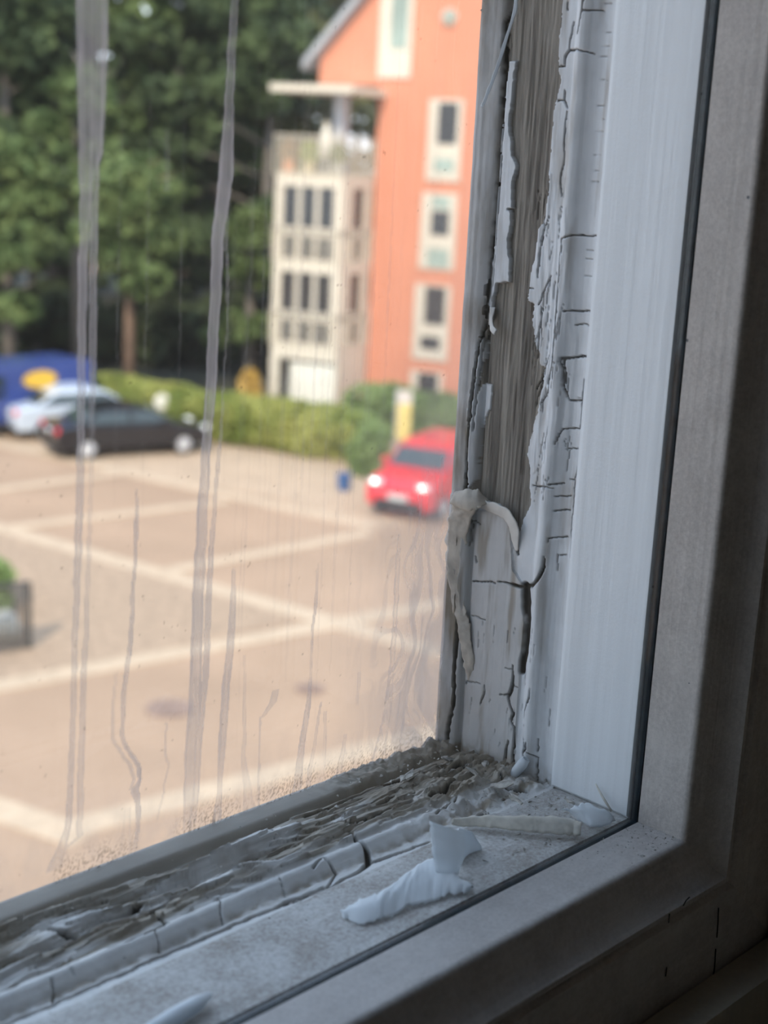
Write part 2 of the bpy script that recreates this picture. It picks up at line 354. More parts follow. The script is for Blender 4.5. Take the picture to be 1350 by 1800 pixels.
ck(B3([(520, 560), (515, 650), (480, 740)]), [.4, 1.0, .6]); ck(B3([(345, 545), (350, 515), (480, 545)]), [1.2, .8, .3]); ck(B3([(665, 645), (740, 645)]), [.6, 1.2])
ck(B3([(800, 570), (835, 580)]), .5); ck(B3([(715, 390), (785, 405)]), .5); ck(B3([(955, 600), (950, 680), (900, 800), (890, 950)]), [.4, .9, .6, .3]); ck(B3([(1085, 800), (1075, 960)]), .5)
ck(B3([(890, 1050), (910, 1180), (990, 1260), (975, 1500)]), [.3, .7, .9, 1.1]); ck(B3([(1000, 1080), (990, 1200)]), .7); ck(B3([(430, 1230), (450, 1210)]), .6); ck(B3([(1050, 1480), (1060, 1600)]), .9)
ck(B2([(400, 1410), (530, 1450)]), [.4, .9]); ck(B2([(410, 510), (480, 545)]), .7); ck(B2([(435, 850), (445, 900)]), 2.0, .55); ck(B2([(800, 760), (825, 830)]), [2.0, 1.6]); ck(B2([(410, 500), (395, 740)]), .7)
ck(I4([(1125, 0), (1110, 50), (1095, 150), (1062, 290)]), .6); ck(I4([(1110, 90), (1240, 90)]), [1.2, .5]); ck(I4([(1170, 455), (1060, 420), (980, 430), (945, 480), (940, 560), (885, 570)]), [.5, 1, 1.2, 1.6, 1, .8])
ck(I4([(940, 770), (935, 850), (880, 855)]), .9); ck(I4([(935, 850), (965, 920)]), [1.4, .8]); ck(I4([(960, 950), (940, 1150), (935, 1350), (905, 1500), (915, 1660)]), [.6, .9, .6, 1, .5]); ck(I4([(1020, 190), (990, 330), (980, 420)]), .6); ck(I4([(965, 20), (965, 90)]), .8)
ck(I5([(770, 240), (755, 420), (725, 560), (715, 760)]), .8); ck(I5([(930, 560), (935, 430), (1000, 405), (1060, 400), (1200, 412)]), [.4, .6, .8, 1, .6]); ck(I5([(930, 430), (915, 650), (890, 1000), (880, 1200), (850, 1500), (800, 1660)]), [.4, .7, .9, 1.0, 1.2, 1.2])
ck(I5([(940, 1045), (1130, 1050)]), .9); ck(I5([(1000, 1165), (1160, 1165)]), .6); ck(I5([(910, 1450), (1110, 1438)]), .9); ck(I5([(930, 1455), (930, 1660)]), 1.1); ck(I5([(1120, 1440), (1115, 1520)]), 1.0); ck(I5([(635, 855), (680, 855)]), .6); ck(I5([(740, 1000), (740, 1300)]), .5)
for a, b_ in ((100, 480), (150, 700), (230, 930), (300, 1150), (340, 560), (405, 1000), (440, 1200)): ck([(958-a*.02+(b_ % 7)*3, 300+a*.8), (956-a*.03+(b_ % 5)*3, 340+a*.85)], [.3, .7])
ck(C6([(620, 105), (525, 110), (530, 240), (545, 285), (590, 285), (600, 200)]), [.7, 1.1, 1.1, 1, 1.2, .9]); ck(C6([(590, 285), (590, 350), (580, 400), (520, 400), (500, 460)]), [1, 1.4, .9, .8, .6])
ck(C6([(410, 625), (450, 628), (490, 635)]), [.6, 1.1, .5]); ck(C6([(480, 620), (520, 618)]), 1.0); ck(C6([(490, 728), (540, 728)]), .8); ck(C6([(495, 670), (545, 670)]), .6); ck(C6([(470, 850), (472, 837), (530, 835)]), .7); ck(C6([(500, 910), (525, 908)]), .5); ck(C6([(495, 905), (493, 970)]), .5); ck(C6([(500, 0), (495, 130), (470, 250), (440, 300)]), [1, .8, .6, .3])
ck(C6([(530, 480), (575, 480)]), .5); ck(C6([(540, 605), (560, 605)]), .6); ck(C6([(575, 555), (560, 600), (560, 700), (548, 780), (545, 920)]), .6)
for py in (5, 55, 80, 99, 140, 185, 208, 230, 272, 298, 318, 440, 455, 485, 700): 
    ck([(1058-py*.075, py), (1072-py*.078, py+1)], .35, .4)
for i in range(46):
    px = _rs.uniform(938, 1000); py = _rs.uniform(300, 840); l_ = _rs.uniform(15, 70); ck([(px, py), (px-l_*.08+_rs.uniform(-2, 2), py+l_*.5), (px-l_*.14, py+l_)], [.2, .55, .2], .55)
for i in range(30):
    px = _rs.uniform(822, 960); py = _rs.uniform(1060, 1340); l_ = _rs.uniform(6, 34); ck([(px, py), (px-l_*.1+_rs.uniform(-2, 2), py+l_)], [.2, .45], .4)
onb = onbead.astype(float)
beadn = fbm(Y*300, Z*100, 5)
grain = fbm(Y*2300, Z*70, 4)-0.5
grainL = fbm(Y*500, Z*16, 3)-0.5
pap = fbm(Y*160, Z*90, 4)-0.5
wr = in_poly(Y, Z, pj([(966, 300), (1000, 330), (1010, 600), (1000, 780), (930, 840), (900, 500)])).astype(float)
lift = in_poly(Y+jx, Z+jz, pj(P1)).astype(float)
o = profile(Y) - 0.0007*lift - 0.00055*paint + grain*0.0008*(1-paint)*(1-onbead) + grainL*0.0007*(1-paint) + wr*paint*(fbm(Y*900+(fbm(Y*200, Z*60, 2))*3, Z*60, 3)-.5)*0.0008 + pap*0.0005 + grain*0.00012*paint
o += crack*0.0010
# the lower paint sheet is cupped and lifts a little; the left strip likewise
low = in_poly(Y, Z, pj([(820, 900), (900, 890), (905, 1000), (925, 1030), (925, 1100), (918, 1200), (905, 1350), (800, 1350)]))
cup = np.clip((Y-0.0415)/0.012, 0, 1); o -= low*paint*(0.0009*np.sin(cup*math.pi/2)*0+0.0006)
paint_m = np.clip(paint, 0, 1)*(1-0.9*onb*0)
dirt = np.clip((beadn-0.35)*1.4, 0, 1)*onb*0.9 + np.clip((fbm(Y*400+9, Z*50, 4)-0.55)*2.0, 0, .5)*paint
dirt += 0.34*onb + 0.9*np.exp(-((Z+0.002)/0.004)**2)*np.clip(fbm(Y*900, Z*900, 3)*1.8-.3, 0, 1)
dirt += 0.36*low  # whole lower paint sheet toned greyer and warmer
paint_m = np.where(onbead, 1.0, paint_m)
dirt = np.clip(dirt, 0, 1)
grid = np.stack([o, Y, Z], -1)
st = reparent(grid_mesh('right_stile', grid, dict(paint=paint_m, crack=np.clip(crack, 0, 1), dirt=dirt), M_jamb), win1)

# bottom rail ---------------------------------------------------
xs = np.concatenate([np.arange(-OW-0.03, -0.272, 0.012), np.arange(-0.27, 0.0035, 0.00032)]); ysb = np.arange(YS, YP+1e-6, 0.00026)
X, Y = np.meshgrid(xs, ysb, indexing='ij')
def S1(L): return [(500+x/2.7, 1180+y/2.7) for x, y in L]
def S8(L): return [(x/2.25, 1200+y/2.25) for x, y in L]
crack = np.zeros_like(X)
def ckb(pts, w, d=1.0):
    P = ps(pts); Q = []; Wd = []; wl = [x*PX for x in w] if hasattr(w, '__len__') else [w*PX]*len(P)
    for i in range(len(P)-1):
        n = max(2, int(math.hypot(P[i+1][0]-P[i][0], P[i+1][1]-P[i][1])/0.002))
        for k in range(n):
            t = k/n; j = 0 if k == 0 else 0.00035
            Q.append((P[i][0]+(P[i+1][0]-P[i][0])*t+_rs.uniform(-j, j), P[i][1]+(P[i+1][1]-P[i][1])*t+_rs.uniform(-j, j))); Wd.append(wl[i]+(wl[i+1]-wl[i])*t)
    Q.append(P[-1]); Wd.append(wl[-1]); line_depth(X, Y, Q, Wd, crack, d)
warp = (fbm(X*35, Y*60, 3)-0.5)*0.008
n = fbm(X*22+3, (Y+warp)*330, 4); lay = np.floor(n*9)/9
n2_ = fbm(X*60+31, (Y+warp)*600, 3)
fib = fbm(X*150, Y*2200, 4)-0.5
flaky = sstep(0.0350, 0.0366, Y)*(1-sstep(0.0568, 0.0578, Y))
cornr = sstep(-0.06, -0.018, X)
rough = (lay-0.45)*0.0070 + (n2_-0.5)*0.0016 + fib*0.0006
rough += cornr*(fbm(X*260, Y*260, 4)-0.42)*0.0050
rough *= 1-0.75*sstep(-0.09, -0.03, X)*sstep(0.049, 0.056, Y)
z = -profile(Y)*np.where(Y > 0.05, 0.42, 0.35)
z -= 0.0022*np.exp(-((Y-0.0572)/0.0010)**2)*(0.5+fbm(X*60, Y*0, 3)*(1-cornr))
# raised curling crust towards the mould, as in the middle of the rail
wob = (fbm(X*60+70, Y*8, 3)-0.5)*0.004
crest = np.exp(-((Y-0.0405-wob)/0.0030)**2)*(0.35+0.9*fbm(X*45+5, Y*0+2.0, 3))
z = z + flaky*rough + crest*0.0032*flaky*(1-cornr*0.6)
z += np.exp(-((Y-0.0335)/0.0018)**2)*0.0012*(1-cornr) + cornr*sstep(0.0262, 0.0275, Y)*(1-flaky)*((fbm(X*300, Y*300, 4)-.40)*0.0040)
z -= np.exp(-((Y-0.0300)/0.0010)**2)*0.0010*fbm(X*200, Y*200, 3)*1.6
z -= (1-sstep(0.0265, 0.030, Y))*0.0003
z += (fbm(X*300, Y*300, 4)-0.5)*0.0004*(Y < 0.057)
ckb(S8([(150, 1000), (240, 1005), (340, 1000), (380, 970), (500, 920), (580, 870)]), [2, 3, 4, 4, 3.2, 3])
ckb(S8([(200, 1070), (330, 1010)]), [3.5, 2.0]); ckb(S8([(430, 1075), (550, 1020), (660, 972), (600, 910), (680, 870), (790, 830)]), [1, 2, 2.4, 1.8, 2.2, 3.5])
ckb(S8([(760, 800), (850, 765), (1060, 685)]), [4.5, 2.4, 1.6]); ckb(S8([(700, 830), (740, 815)]), [4, 3]); ckb(S8([(205, 1190), (215, 1260)]), .7, .7); ckb(S8([(610, 1000), (635, 1050)]), .5, .6); ckb(S8([(860, 870), (880, 930)]), .5, .6); ckb(S8([(1100, 790), (1130, 830)]), .4, .5); ckb(S8([(270, 1135), (300, 1170)]), .4, .5)
ckb(S8([(0, 1345), (280, 1225), (650, 1062), (900, 955), (1280, 795)]), [2, 1.5, 2.2, 2.2, 2.4], .8)
ckb(S1([(310, 800), (350, 830), (390, 850), (400, 892), (370, 925), (180, 1035), (0, 1095)]), [1.5, 2.4, 3.4, 4, 2.6, 2, 2]); ckb(S1([(400, 892), (500, 860), (690, 795)]), [3, 2, 2]); ckb(S1([(135, 950), (180, 910), (250, 940), (200, 1010)]), 1.0)
ckb(S1([(180, 760), (320, 770), (460, 700)]), [2, 2.2, 1.2]); ckb(S1([(380, 750), (520, 680)]), 1.4); ckb(S1([(100, 690), (230, 640), (420, 560), (590, 505)]), [2, 3, 2.2, 1.5]); ckb(S1([(240, 690), (350, 650)]), 1.3); ckb(S1([(690, 625), (720, 615), (820, 540)]), [2.6, 2.2, 1]); ckb(S1([(440, 660), (520, 620)]), 1.2)
ckb(S1([(755, 492), (850, 470), (880, 465)]), [2.8, 2.2, 1]); ckb(S1([(770, 425), (790, 440), (830, 440)]), [3, 4, 1.5]); ckb(S1([(930, 670), (960, 660), (1000, 665)]), [4.5, 3.5, 2]); ckb(S1([(1040, 600), (1110, 570)]), 1.6); ckb(S1([(1000, 500), (1060, 545), (1140, 560)]), [1.5, 2, 3]); ckb(S1([(720, 690), (820, 625)]), 1.2)
edge = np.abs((n*9) % 1.0)
crack = np.maximum(crack, flaky*np.clip(1-edge/0.05, 0, 1)*0.75*(fbm(X*90, Y*300, 2) > 0.45))
z -= crack*0.0016
paint_r = np.where(flaky > 0.5, np.clip((fbm(X*50+90, (Y+warp)*420, 4)-0.44)*7, 0, 1)*(1-0.55*cornr), 1.0)
bare_spot = np.exp(-((Y-0.0405-wob)/0.0035)**2)*sstep(0.42, 0.6, fbm(X*40+5, Y*30+2.0, 3))
paint_r = np.clip(paint_r-bare_spot, 0, 1)
dirt_r = np.clip((fbm(X*80, Y*80, 4)-0.45)*2.2, 0, .8)*flaky + 0.85*np.exp(-((Y-0.0300)/0.0012)**2)*np.clip(fbm(X*500, Y*900, 3)*2-.4, 0, 1)
dirt_r += cornr*0.5*np.clip(fbm(X*300, Y*300, 4)*1.6-.1, 0, 1)*sstep(0.0265, 0.030, Y) + 0.25*sstep(-0.11, -0.02, X)*flaky + (Y > 0.0572)*0.78
grid = np.stack([X, Y, z], -1)
reparent(grid_mesh('bottom_rail', grid, dict(paint=paint_r, crack=np.clip(crack, 0, 1), dirt=np.clip(dirt_r, 0, 1)), M_rail), win1)

# bodies of the sash behind the carved faces, left stile and top rail
def frame_part(name, side, prof, m, win, detail=None):
    """prof: closed list of (offset away from the opening, y); mitred prism along one side of the opening"""
    n = len(prof); A = []; B = []
    for o_, y in prof:
        if side == 'right': A.append((o_, y, -o_)); B.append((o_, y, OH+o_))
        if side == 'left': A.append((-OW-o_, y, -o_)); B.append((-OW-o_, y, OH+o_))
        if side == 'bottom': A.append((-OW-o_, y, -o_)); B.append((o_, y, -o_))
        if side == 'top': A.append((-OW-o_, y, OH+o_)); B.append((o_, y, OH+o_))
    mb = MB(); mb.add(A+B, [tuple(range(n)), tuple(range(n, 2*n))[::-1]]+[(i, (i+1) % n, (i+1) % n+n, i+n) for i in range(n)])
    ob = mb.build(name, m, None); me = ob.data
    for p_ in me.polygons: p_.use_smooth = False
    return reparent(ob, win)
full = [(float(profile(np.array([y]))[0]), float(y)) for y in np.linspace(YS, YP, 26)]
M_plain = painted('outer_sash_plain_paint', (0.7, 0.7, 0.69), dust=0.3, rough=0.6)
frame_part('left_stile', 'left', full+[(0.052, YP+0.004), (0.052, YS)], M_plain, win1)
frame_part('top_rail', 'top', full+[(0.052, YP+0.004), (0.052, YS)], M_plain, win1)
core = [(0.0065, YS+.0002), (0.0065, YP-.001), (0.0065, YP+.004), (0.052, YP+.004), (0.052, YS+.0002)]
frame_part('stile_core', 'right', core, M_plain, win1); frame_part('rail_core', 'bottom', core, M_plain, win1)

pane = MB().box(-OW-0.004, 0.004, YP-.0005, YP+0.0025, -0.004, OH+0.004).build('glass_pane', M_glass, None); reparent(pane, win1)

# dried water marks on the pane ---------------------------------
gx = np.concatenate([np.arange(-OW, -0.201, 0.003), np.arange(-0.20, 0.0045, 0.00032)]); gz = np.concatenate([np.arange(-0.004, 0.215, 0.00042), np.arange(0.216, OH, 0.004)])
Xf, Zf = np.meshgrid(gx, gz, indexing='ij'); den = np.zeros_like(Xf); YF = YP-0.0009
def pf(pts): P = hit(*np.array(pts, float).T, 1, YF); return [(a, c) for a, _, c in P]
def streak(pts, w, a):
    P = np.array(pf(pts)); wl = np.array(w if hasattr(w, '__len__') else [w]*len(pts), float)*PX; al = np.array(a if hasattr(a, '__len__') else [a]*len(pts), float)
    o_ = np.argsort(P[:, 1]); P = P[o_]; wl = wl[o_]; al = al[o_]
    c = np.interp(Zf[0], P[:, 1], P[:, 0]) ; ww = np.interp(Zf[0], P[:, 1], wl); aa = np.interp(Zf[0], P[:, 1], al)
    c = c+(fbm(Zf[0]*300, Zf[0]*0+P[0, 0]*999, 3)-0.5)*0.0006
    inside = (Zf[0] >= P[0, 1]) & (Zf[0] <= (P[-1, 1] if P[-1, 1] < 0.185 else 9))
    d = np.abs(Xf-c[None])/ww[None]
    e_ = 0.85+0.30*sstep(0.35, 0.9, d)          # darker rim where the drop dried
    v = aa[None]*e_*(1-sstep(0.85, 1.15, d))*inside[None]*(0.55+0.45*fbm(Xf*700, Zf*160, 3)+0.5*fbm(Xf*2200, Zf*14+3, 3))
    np.maximum(den, v, out=den)
streak([(162, -40), (162, 100), (160, 270), (150, 330)], [20, 19, 15, 8], [.62, .62, .62, .5])
streak([(152, 250), (148, 400), (143, 560), (142, 760), (138, 960), (130, 1150), (128, 1300), (120, 1450), (108, 1490), (95, 1530)], [9, 6, 5.5, 5, 5, 4, 4, 4.5, 7, 12], [.6, .62, .65, .5, .5, .4, .42, .45, .4, .3])
streak([(168, 250), (165, 400), (163, 600), (162, 800), (155, 1000), (148, 1180), (142, 1340), (140, 1470), (105, 1500)], [6, 5, 5, 3, 3, 4, 4.5, 4.5, 5], [.55, .55, .5, .2, .3, .4, .4, .4, .3])
streak([(413, -30), (408, 80), (402, 200), (398, 300), (382, 420), (378, 540), (370, 700), (362, 800), (356, 900), (350, 1020), (345, 1120), (342, 1240), (334, 1340), (330, 1460)], [5, 6, 7, 11, 9, 8, 8, 7, 8, 9, 9, 10, 9, 8], [.3, .4, .45, .62, .66, .62, .62, .6, .55, .55, .55, .5, .4, .35])
streak([(404, 290), (398, 420), (400, 560), (392, 700), (385, 800), (378, 880), (372, 960), (366, 1060), (362, 1180), (352, 1280), (345, 1380), (338, 1450)], [3, 2.5, 2, 2, 3, 3, 4, 5, 5, 5, 5, 6], [.35, .3, .25, .25, .4, .45, .5, .5, .55, .5, .45, .4])
streak([(410, 1000), (408, 1100), (398, 1200), (390, 1300), (385, 1390), (381, 1450)], [3, 6, 6.5, 6.5, 4, 8], [.3, .5, .5, .5, .4, .55])
streak([(240, 860), (240, 920), (236, 1000), (232, 1080), (227, 1150), (218, 1220), (214, 1290), (225, 1320), (243, 1345), (246, 1370), (236, 1390), (243, 1410), (243, 1460), (235, 1500)], [2, 3, 2.5, 3, 3.5, 3.5, 3, 3, 3, 3, 6, 4, 3, 3], [.3, .5, .4, .5, .55, .5, .5, .55, .6, .6, .6, .5, .5, .3])
streak([(205, 1180), (199, 1240), (198, 1300), (212, 1320), (228, 1345), (236, 1370), (228, 1390)], 2.6, [.2, .3, .4, .4, .4, .4, .4])
streak([(224, 1420), (222, 1480), (215, 1515)], [5, 8, 12], [.25, .25, .3])
streak([(292, 1270), (290, 1320), (296, 1345), (285, 1400), (277, 1440)], 1.8, .3); streak([(312, 1440), (302, 1465), (280, 1480)], 3, [.3, .35, .2])
streak([(294, 225), (294, 335)], 4, [.12, .2]); streak([(430, 1150), (430, 1280), (428, 1330), (436, 1400), (440, 1430)], [2, 3, 4, 8, 12], [.2, .35, .3, .3, .3]); streak([(458, 1260), (455, 1340), (455, 1440)], [2, 2, 1.8], .4)
streak([(485, 1212), (480, 1235), (462, 1260)], [6, 7, 3], [.35, .4, .3]); streak([(560, 990), (556, 1050), (550, 1100), (546, 1180), (542, 1240), (530, 1310), (524, 1370), (518, 1410)], [2, 3, 2.5, 2, 5, 6, 8, 9], [.2, .4, .5, .25, .5, .5, .4, .45]); streak([(564, 1235), (556, 1290), (545, 1350), (540, 1400)], [2, 3, 4, 5], [.4, .35, .35, .4])
streak([(632, 1180), (628, 1240)], 3, .3); streak([(572, 1250), (570, 1340), (562, 1380)], [3, 3, 3], .3); streak([(608, 1290), (598, 1350), (592, 1380)], [3, 6, 7], .35)
streak([(702, 940), (698, 1020), (694, 1100), (688, 1180), (680, 1260), (665, 1330)], [4, 5, 5, 6, 9, 14], [.5, .55, .5, .45, .4, .35])
streak([(738, 860), (728, 960), (722, 1060), (715, 1160), (706, 1250), (695, 1310)], [3, 4, 5, 6, 9, 12], [.35, .4, .45, .45, .45, .4])
for i, px in enumerate(np.linspace(425, 845, 64)):
    k = (px-425)/420; a = _rs.uniform(.06, .16)+.18*k*_rs.rand(); y0_ = _rs.uniform(-40, 900)*(1-.3*k); y1_ = _rs.uniform(700, 1380)
    if y1_ < y0_+150: y1_ = y0_+300
    dx = -(y1_-y0_)*0.045
    streak([(px, y0_), (px+dx*.5, (y0_+y1_)/2), (px+dx, y1_)], [1.2, _rs.uniform(1.2, 3.4), 1.5], [a*.3, a, a*.5])
for px in (200, 250, 310, 455, 520, 600): streak([(px+18, 60), (px+8, 500), (px, 900)], 1.3, [.05, .14, .08])
# soft deposit close to the right hand stile and along the bottom
Pr = np.array(pf([(850, 0), (815, 700), (790, 1300)]))
hz = fbm(Xf*160, Zf*12, 4)
den = np.maximum(den, 0.66*sstep(-0.056, -0.004, Xf)*np.clip(1.15-Zf/0.19, 0.18, 1)*(0.55+0.75*(hz-.25)))
den = np.maximum(den, 0.30*sstep(0.030, 0.0, Zf)*fbm(Xf*260, Zf*120, 4)*1.2)
sw = fbm(Xf*420+(fbm(Xf*90, Zf*60, 2))*9, Zf*55, 4); den += 0.22*sstep(0.5, 0.62, sw)*sstep(-0.048, -0.015, Xf)*sstep(0.10, 0.04, Zf)
den = np.maximum(den, 0.045)
spk = fbm(Xf*3900, Zf*3300, 2); cl = fbm(Xf*110+40, Zf*0+3, 3)
mould = sstep(0.57, 0.66, spk)*sstep(0.42, 0.62, cl)*(1-sstep(0.002, 0.0075+0.004*cl, Zf+0.0002))*0.55
mould = np.maximum(mould, 0.35*sstep(0.885, 0.93, fbm(Xf*900, Zf*900, 2)))
fo = grid_mesh('water_marks', np.stack([Xf, np.full_like(Xf, YF), Zf], -1), dict(deposit=np.clip(den, 0, .85), mould=mould), M_film)
reparent(fo, win1); fo['label'] = 'pale dried water streaks'

# ------------------------------------------------------------------ inner sash (window_2)
def arc(cx, cy, r, a0, a1, n=6): return [(cx+r*math.cos(math.radians(a0+(a1-a0)*i/n)), cy+r*math.sin(math.radians(a0+(a1-a0)*i/n))) for i in range(n+1)]
YE = 0.0262    # the smooth panel edge, rounded towards the hollow
panel = [(0.0012, 0.0008), (-0.0007, 0.0012), (-0.0010, 0.004), (-0.0011, 0.012), (-0.0010, 0.020)]+arc(0.0012, YE-0.0022, 0.0022, 180, 90, 6)+[(0.006, YE), (0.006, YS-.0005), (0.050, YS-.0005), (0.050, 0.0008)]
front = [(0.0012, -0.0015), (0.0, -0.0020), (-0.0001, -0.0080), (0.0, -0.0140)]+arc(0.0018, -0.0145, 0.0018, 180, 250, 5)+[(0.0065, -0.0185), (0.0100, -0.0205), (0.0112, -0.0222), (0.0125, -0.0222), (0.0132, -0.0212), (0.0145, -0.0228), (0.0500, -0.0232), (0.050, -0.0012)]
for side in ('right', 'bottom', 'left', 'top'):
    v = side in ('right', 'left')
    pm = (M_panel if v else M_sill)
    pr = panel if side != 'bottom' else [(0.0012, 0.0008), (0.0002, 0.0012), (0.0, 0.004), (0.0, 0.012), (0.0, 0.0225), (0.0003, 0.0245), (0.0009, 0.0258), (0.003, 0.0262), (0.010, 0.0262), (0.010, YS-.0005), (0.050, YS-.0005), (0.050, 0.0006)]
    nm = {'right': 'upright', 'left': 'upright', 'bottom': 'cross_rail', 'top': 'cross_rail'}[side]
    p_ = frame_part('outer_facing_'+nm, side, pr, pm, win2)
    q_ = frame_part('room_side_'+nm, side, front, M_inner_v if v else M_inner_h, win2)
    frame_part('glazing_gasket', side, [(0.0004, -0.0014), (0.0002, 0.0), (0.0006, 0.0007), (0.012, 0.0007), (0.012, -0.0014)], M_gasket, win2)['label'] = 'dark glazing line round the inner pane'
pane2 = MB().box(-OW-0.003, 0.0, -0.0009, 0.0005, 0.0, OH+0.003).build('glass_pane', M_glass, None); reparent(pane2, win2)
for o in list(win2.children):
    if o.type == 'MESH' and 'upright' in o.name or 'rail' in o.name:
        o.data.polygons.foreach_set('use_smooth', [True]*len(o.data.polygons))
        try:
            o.data.set_sharp_from_angle(angle=math.radians(40))
        except Exception: pass
# window casing that carries both sashes
fr = frame_part
cas = struct(empty('window_3', (-OW/2, -0.04, 0))); tag(cas, 'dark cracked window casing on the room side of the sashes', 'window')
for side in ('right', 'bottom', 'left', 'top'):
    fr('casing_board', side, [(0.036, -0.0238), (0.036, -0.034), (0.0575, -0.034), (0.0575, -0.0238)], M_frame, cas)

def oncase(L): return [tuple(hit(x_, y_, 1, -0.0233)) for x_, y_ in L]
M_crackline = mat('open_crack', (0.004, 0.004, 0.004), 1.0)
for cr_ in ([(1263, 1596), (1262, 1622), (1260, 1648)], [(1258, 1668), (1256, 1700), (1252, 1728)], [(1251, 1740), (1249, 1772), (1245, 1812)], [(1201, 1592), (1206, 1583), (1212, 1577)], [(1177, 1606), (1175, 1622)], [(1172, 1700), (1170, 1716)]):
    reparent(MB().tube(oncase(cr_), .00015, 6).build('paint_crack', M_crackline), win2)
# ------------------------------------------------------------------ loose and lifting paint
def bez(P, n):
    P = np.array(P, float); k = len(P); t = np.linspace(0, k-1, n); out = np.stack([np.interp(t, range(k), P[:, j]) for j in range(P.shape[1])], 1)
    for _ in range(2): out[1:-1] = (out[:-2]+2*out[1:-1]+out[2:])/4
    return out
def sheet(name, A, B, m, th=0.00028, bulge=0.0, axis=0, nu=36, nv=10, jag=0.00025, parent=None, seed=1, wave=0.0):
    """a curled piece of paint between two edge lines A and B given as 3D points"""
    a = bez(A, nu); b = bez(B, nu); r = np.random.RandomState(seed)
    ja = (fbm(np.arange(nu)*0.45+seed*7.7, np.zeros(nu), 3)-.5)[:, None]*jag*4; jb = (fbm(np.arange(nu)*0.6+seed*3.1+40, np.zeros(nu), 3)-.5)[:, None]*jag*4
    dv = b-a; dv /= np.linalg.norm(dv, axis=1)[:, None]+1e-9; a += ja*dv; b += jb*dv
    t = np.linspace(0, 1, nv)[None, :, None]; P = a[:, None]*(1-t)+b[:, None]*t
    P[..., axis] += (np.sin(np.linspace(0, math.pi, nv))[None]*bulge)*np.ones((nu, 1))
    if wave: P[..., axis] += wave*(fbm(np.arange(nu)[:, None]*0.35+seed*3.3+0*t[..., 0], np.arange(nv)[None]*0.3+0*P[..., 0], 3)-.5)
    ob = grid_mesh(name, P, {}, m)
    so = ob.modifiers.new('thickness', 'SOLIDIFY'); so.thickness = th; so.offset = 0
    if parent: reparent(ob, parent)
    return ob
def onx(L): return [tuple(hit(p[0], p[1], 0, p[2])) for p in L]     # (px, py, x of the plane)
def onz(L): return [tuple(hit(p[0], p[1], 2, p[2])) for p in L]
M_jpaper = mat('pale_paint_edge', (0.72, 0.70, 0.66), 0.7, var=0.04, scale=300)
M_back = mat('paint_underside', (0.68, 0.62, 0.54), 0.85, var=0.08, scale=400)
M_lift = mat('lifting_paint', (0.66, 0.64, 0.61), 0.7, var=0.05, scale=300)
o = sheet('peeling_paint', onx([(793, 880, -.0048), (800, 866, -.0050), (822, 859, -.0045), (842, 862, -.003), (858, 880, -.001)]), onx([(796, 886, -.0052), (806, 893, -.0060), (825, 898, -.0055), (845, 893, -.004), (860, 882, -.0012)]), M_back, bulge=-.0009, parent=win1, seed=2)
o['label'] = 'curled top of the long cream paint strip'
o = sheet('peeling_paint', onx([(796, 884, -.0050), (789, 912, -.0044), (783, 950, -.0040), (786, 1000, -.0038), (791, 1040, -.0036), (801, 1085, -.0034), (808, 1130, -.0028), (816, 1165, -.0022), (822, 1195, -.0012)]),
          onx([(846, 890, -.0044), (828, 908, -.0036), (819, 950, -.0028), (812, 1000, -.0024), (812, 1040, -.0024), (820, 1075, -.0022), (827, 1110, -.0018), (833, 1160, -.0014), (830, 1198, -.0008)]), M_back, bulge=-.0001, parent=win1, nu=70, seed=3, wave=.0008, jag=.0004)
o['label'] = 'long cream strip of paint peeling down the stile'
o = sheet('peeling_paint', onx([(852, 880, -.0022), (874, 885, -.0028), (896, 897, -.0030), (909, 920, -.0026), (913, 948, -.0016), (911, 968, -.0008)]), onx([(846, 892, -.0010), (868, 902, -.0014), (884, 910, -.0018), (896, 928, -.0018), (901, 950, -.0010), (906, 968, -.0006)]), M_jpaper, bulge=-.0001, parent=win1, seed=4)
o['label'] = 'arched cream edge of the lower paint sheet'
o = sheet('peeling_paint', onx([(906, -30, -.0012), (903, 20, -.0022), (888, 62, -.0036), (872, 115, -.0050), (856, 160, -.0060), (845, 186, -.0064)]), onx([(912, -28, -.0010), (909, 18, -.0018), (895, 62, -.0030), (878, 115, -.0044), (861, 162, -.0054), (849, 189, -.0058)]), M_flake, parent=win1, nv=5, seed=5, jag=.0001)
o['label'] = 'thin sliver of white paint hanging over the glass'
o = sheet('peeling_paint', onx([(861, 540, -.0016), (860, 562, -.002), (862, 580, -.003), (868, 589, -.004)]), onx([(871, 540, -.0012), (866, 560, -.002), (868, 574, -.003), (873, 580, -.004)]), M_lift, parent=win1, nv=5, nu=16, seed=6, jag=.0001)
# the big curled white flake on the lower rail
f = empty('paint_flake', tuple(hit(720, 1575, 2, 0.001))); tag(f, 'large white curled paint flake with a raised folded end lying on the dusty rail', 'paint flake')
def rel(o, e): o.parent = e; o.matrix_parent_inverse = Matrix.Translation(-Vector(e.location)); return o
A = onz([(598, 1602, .0008), (632, 1583, .0022), (672, 1568, .0030), (705, 1543, .0032), (735, 1520, .0032), (762, 1508, .0030), (798, 1533, .0024), (833, 1558, .0012)])
Bp = onz([(602, 1613, .0003), (640, 1627, .0004), (665, 1615, .0010), (690, 1612, .0005), (718, 1590, .0012), (760, 1586, .0006), (788, 1571, .0010), (826, 1568, .0006)])
rel(sheet('flat_end', A, Bp, M_flake, bulge=.0010, axis=2, nu=80, nv=16, seed=11, jag=.0004, wave=.00035), f)
yb = float(hit(788, 1530, 2, .002)[1])
def ony(L): return [tuple(hit(p[0], p[1], 1, yb+p[2])) for p in L]
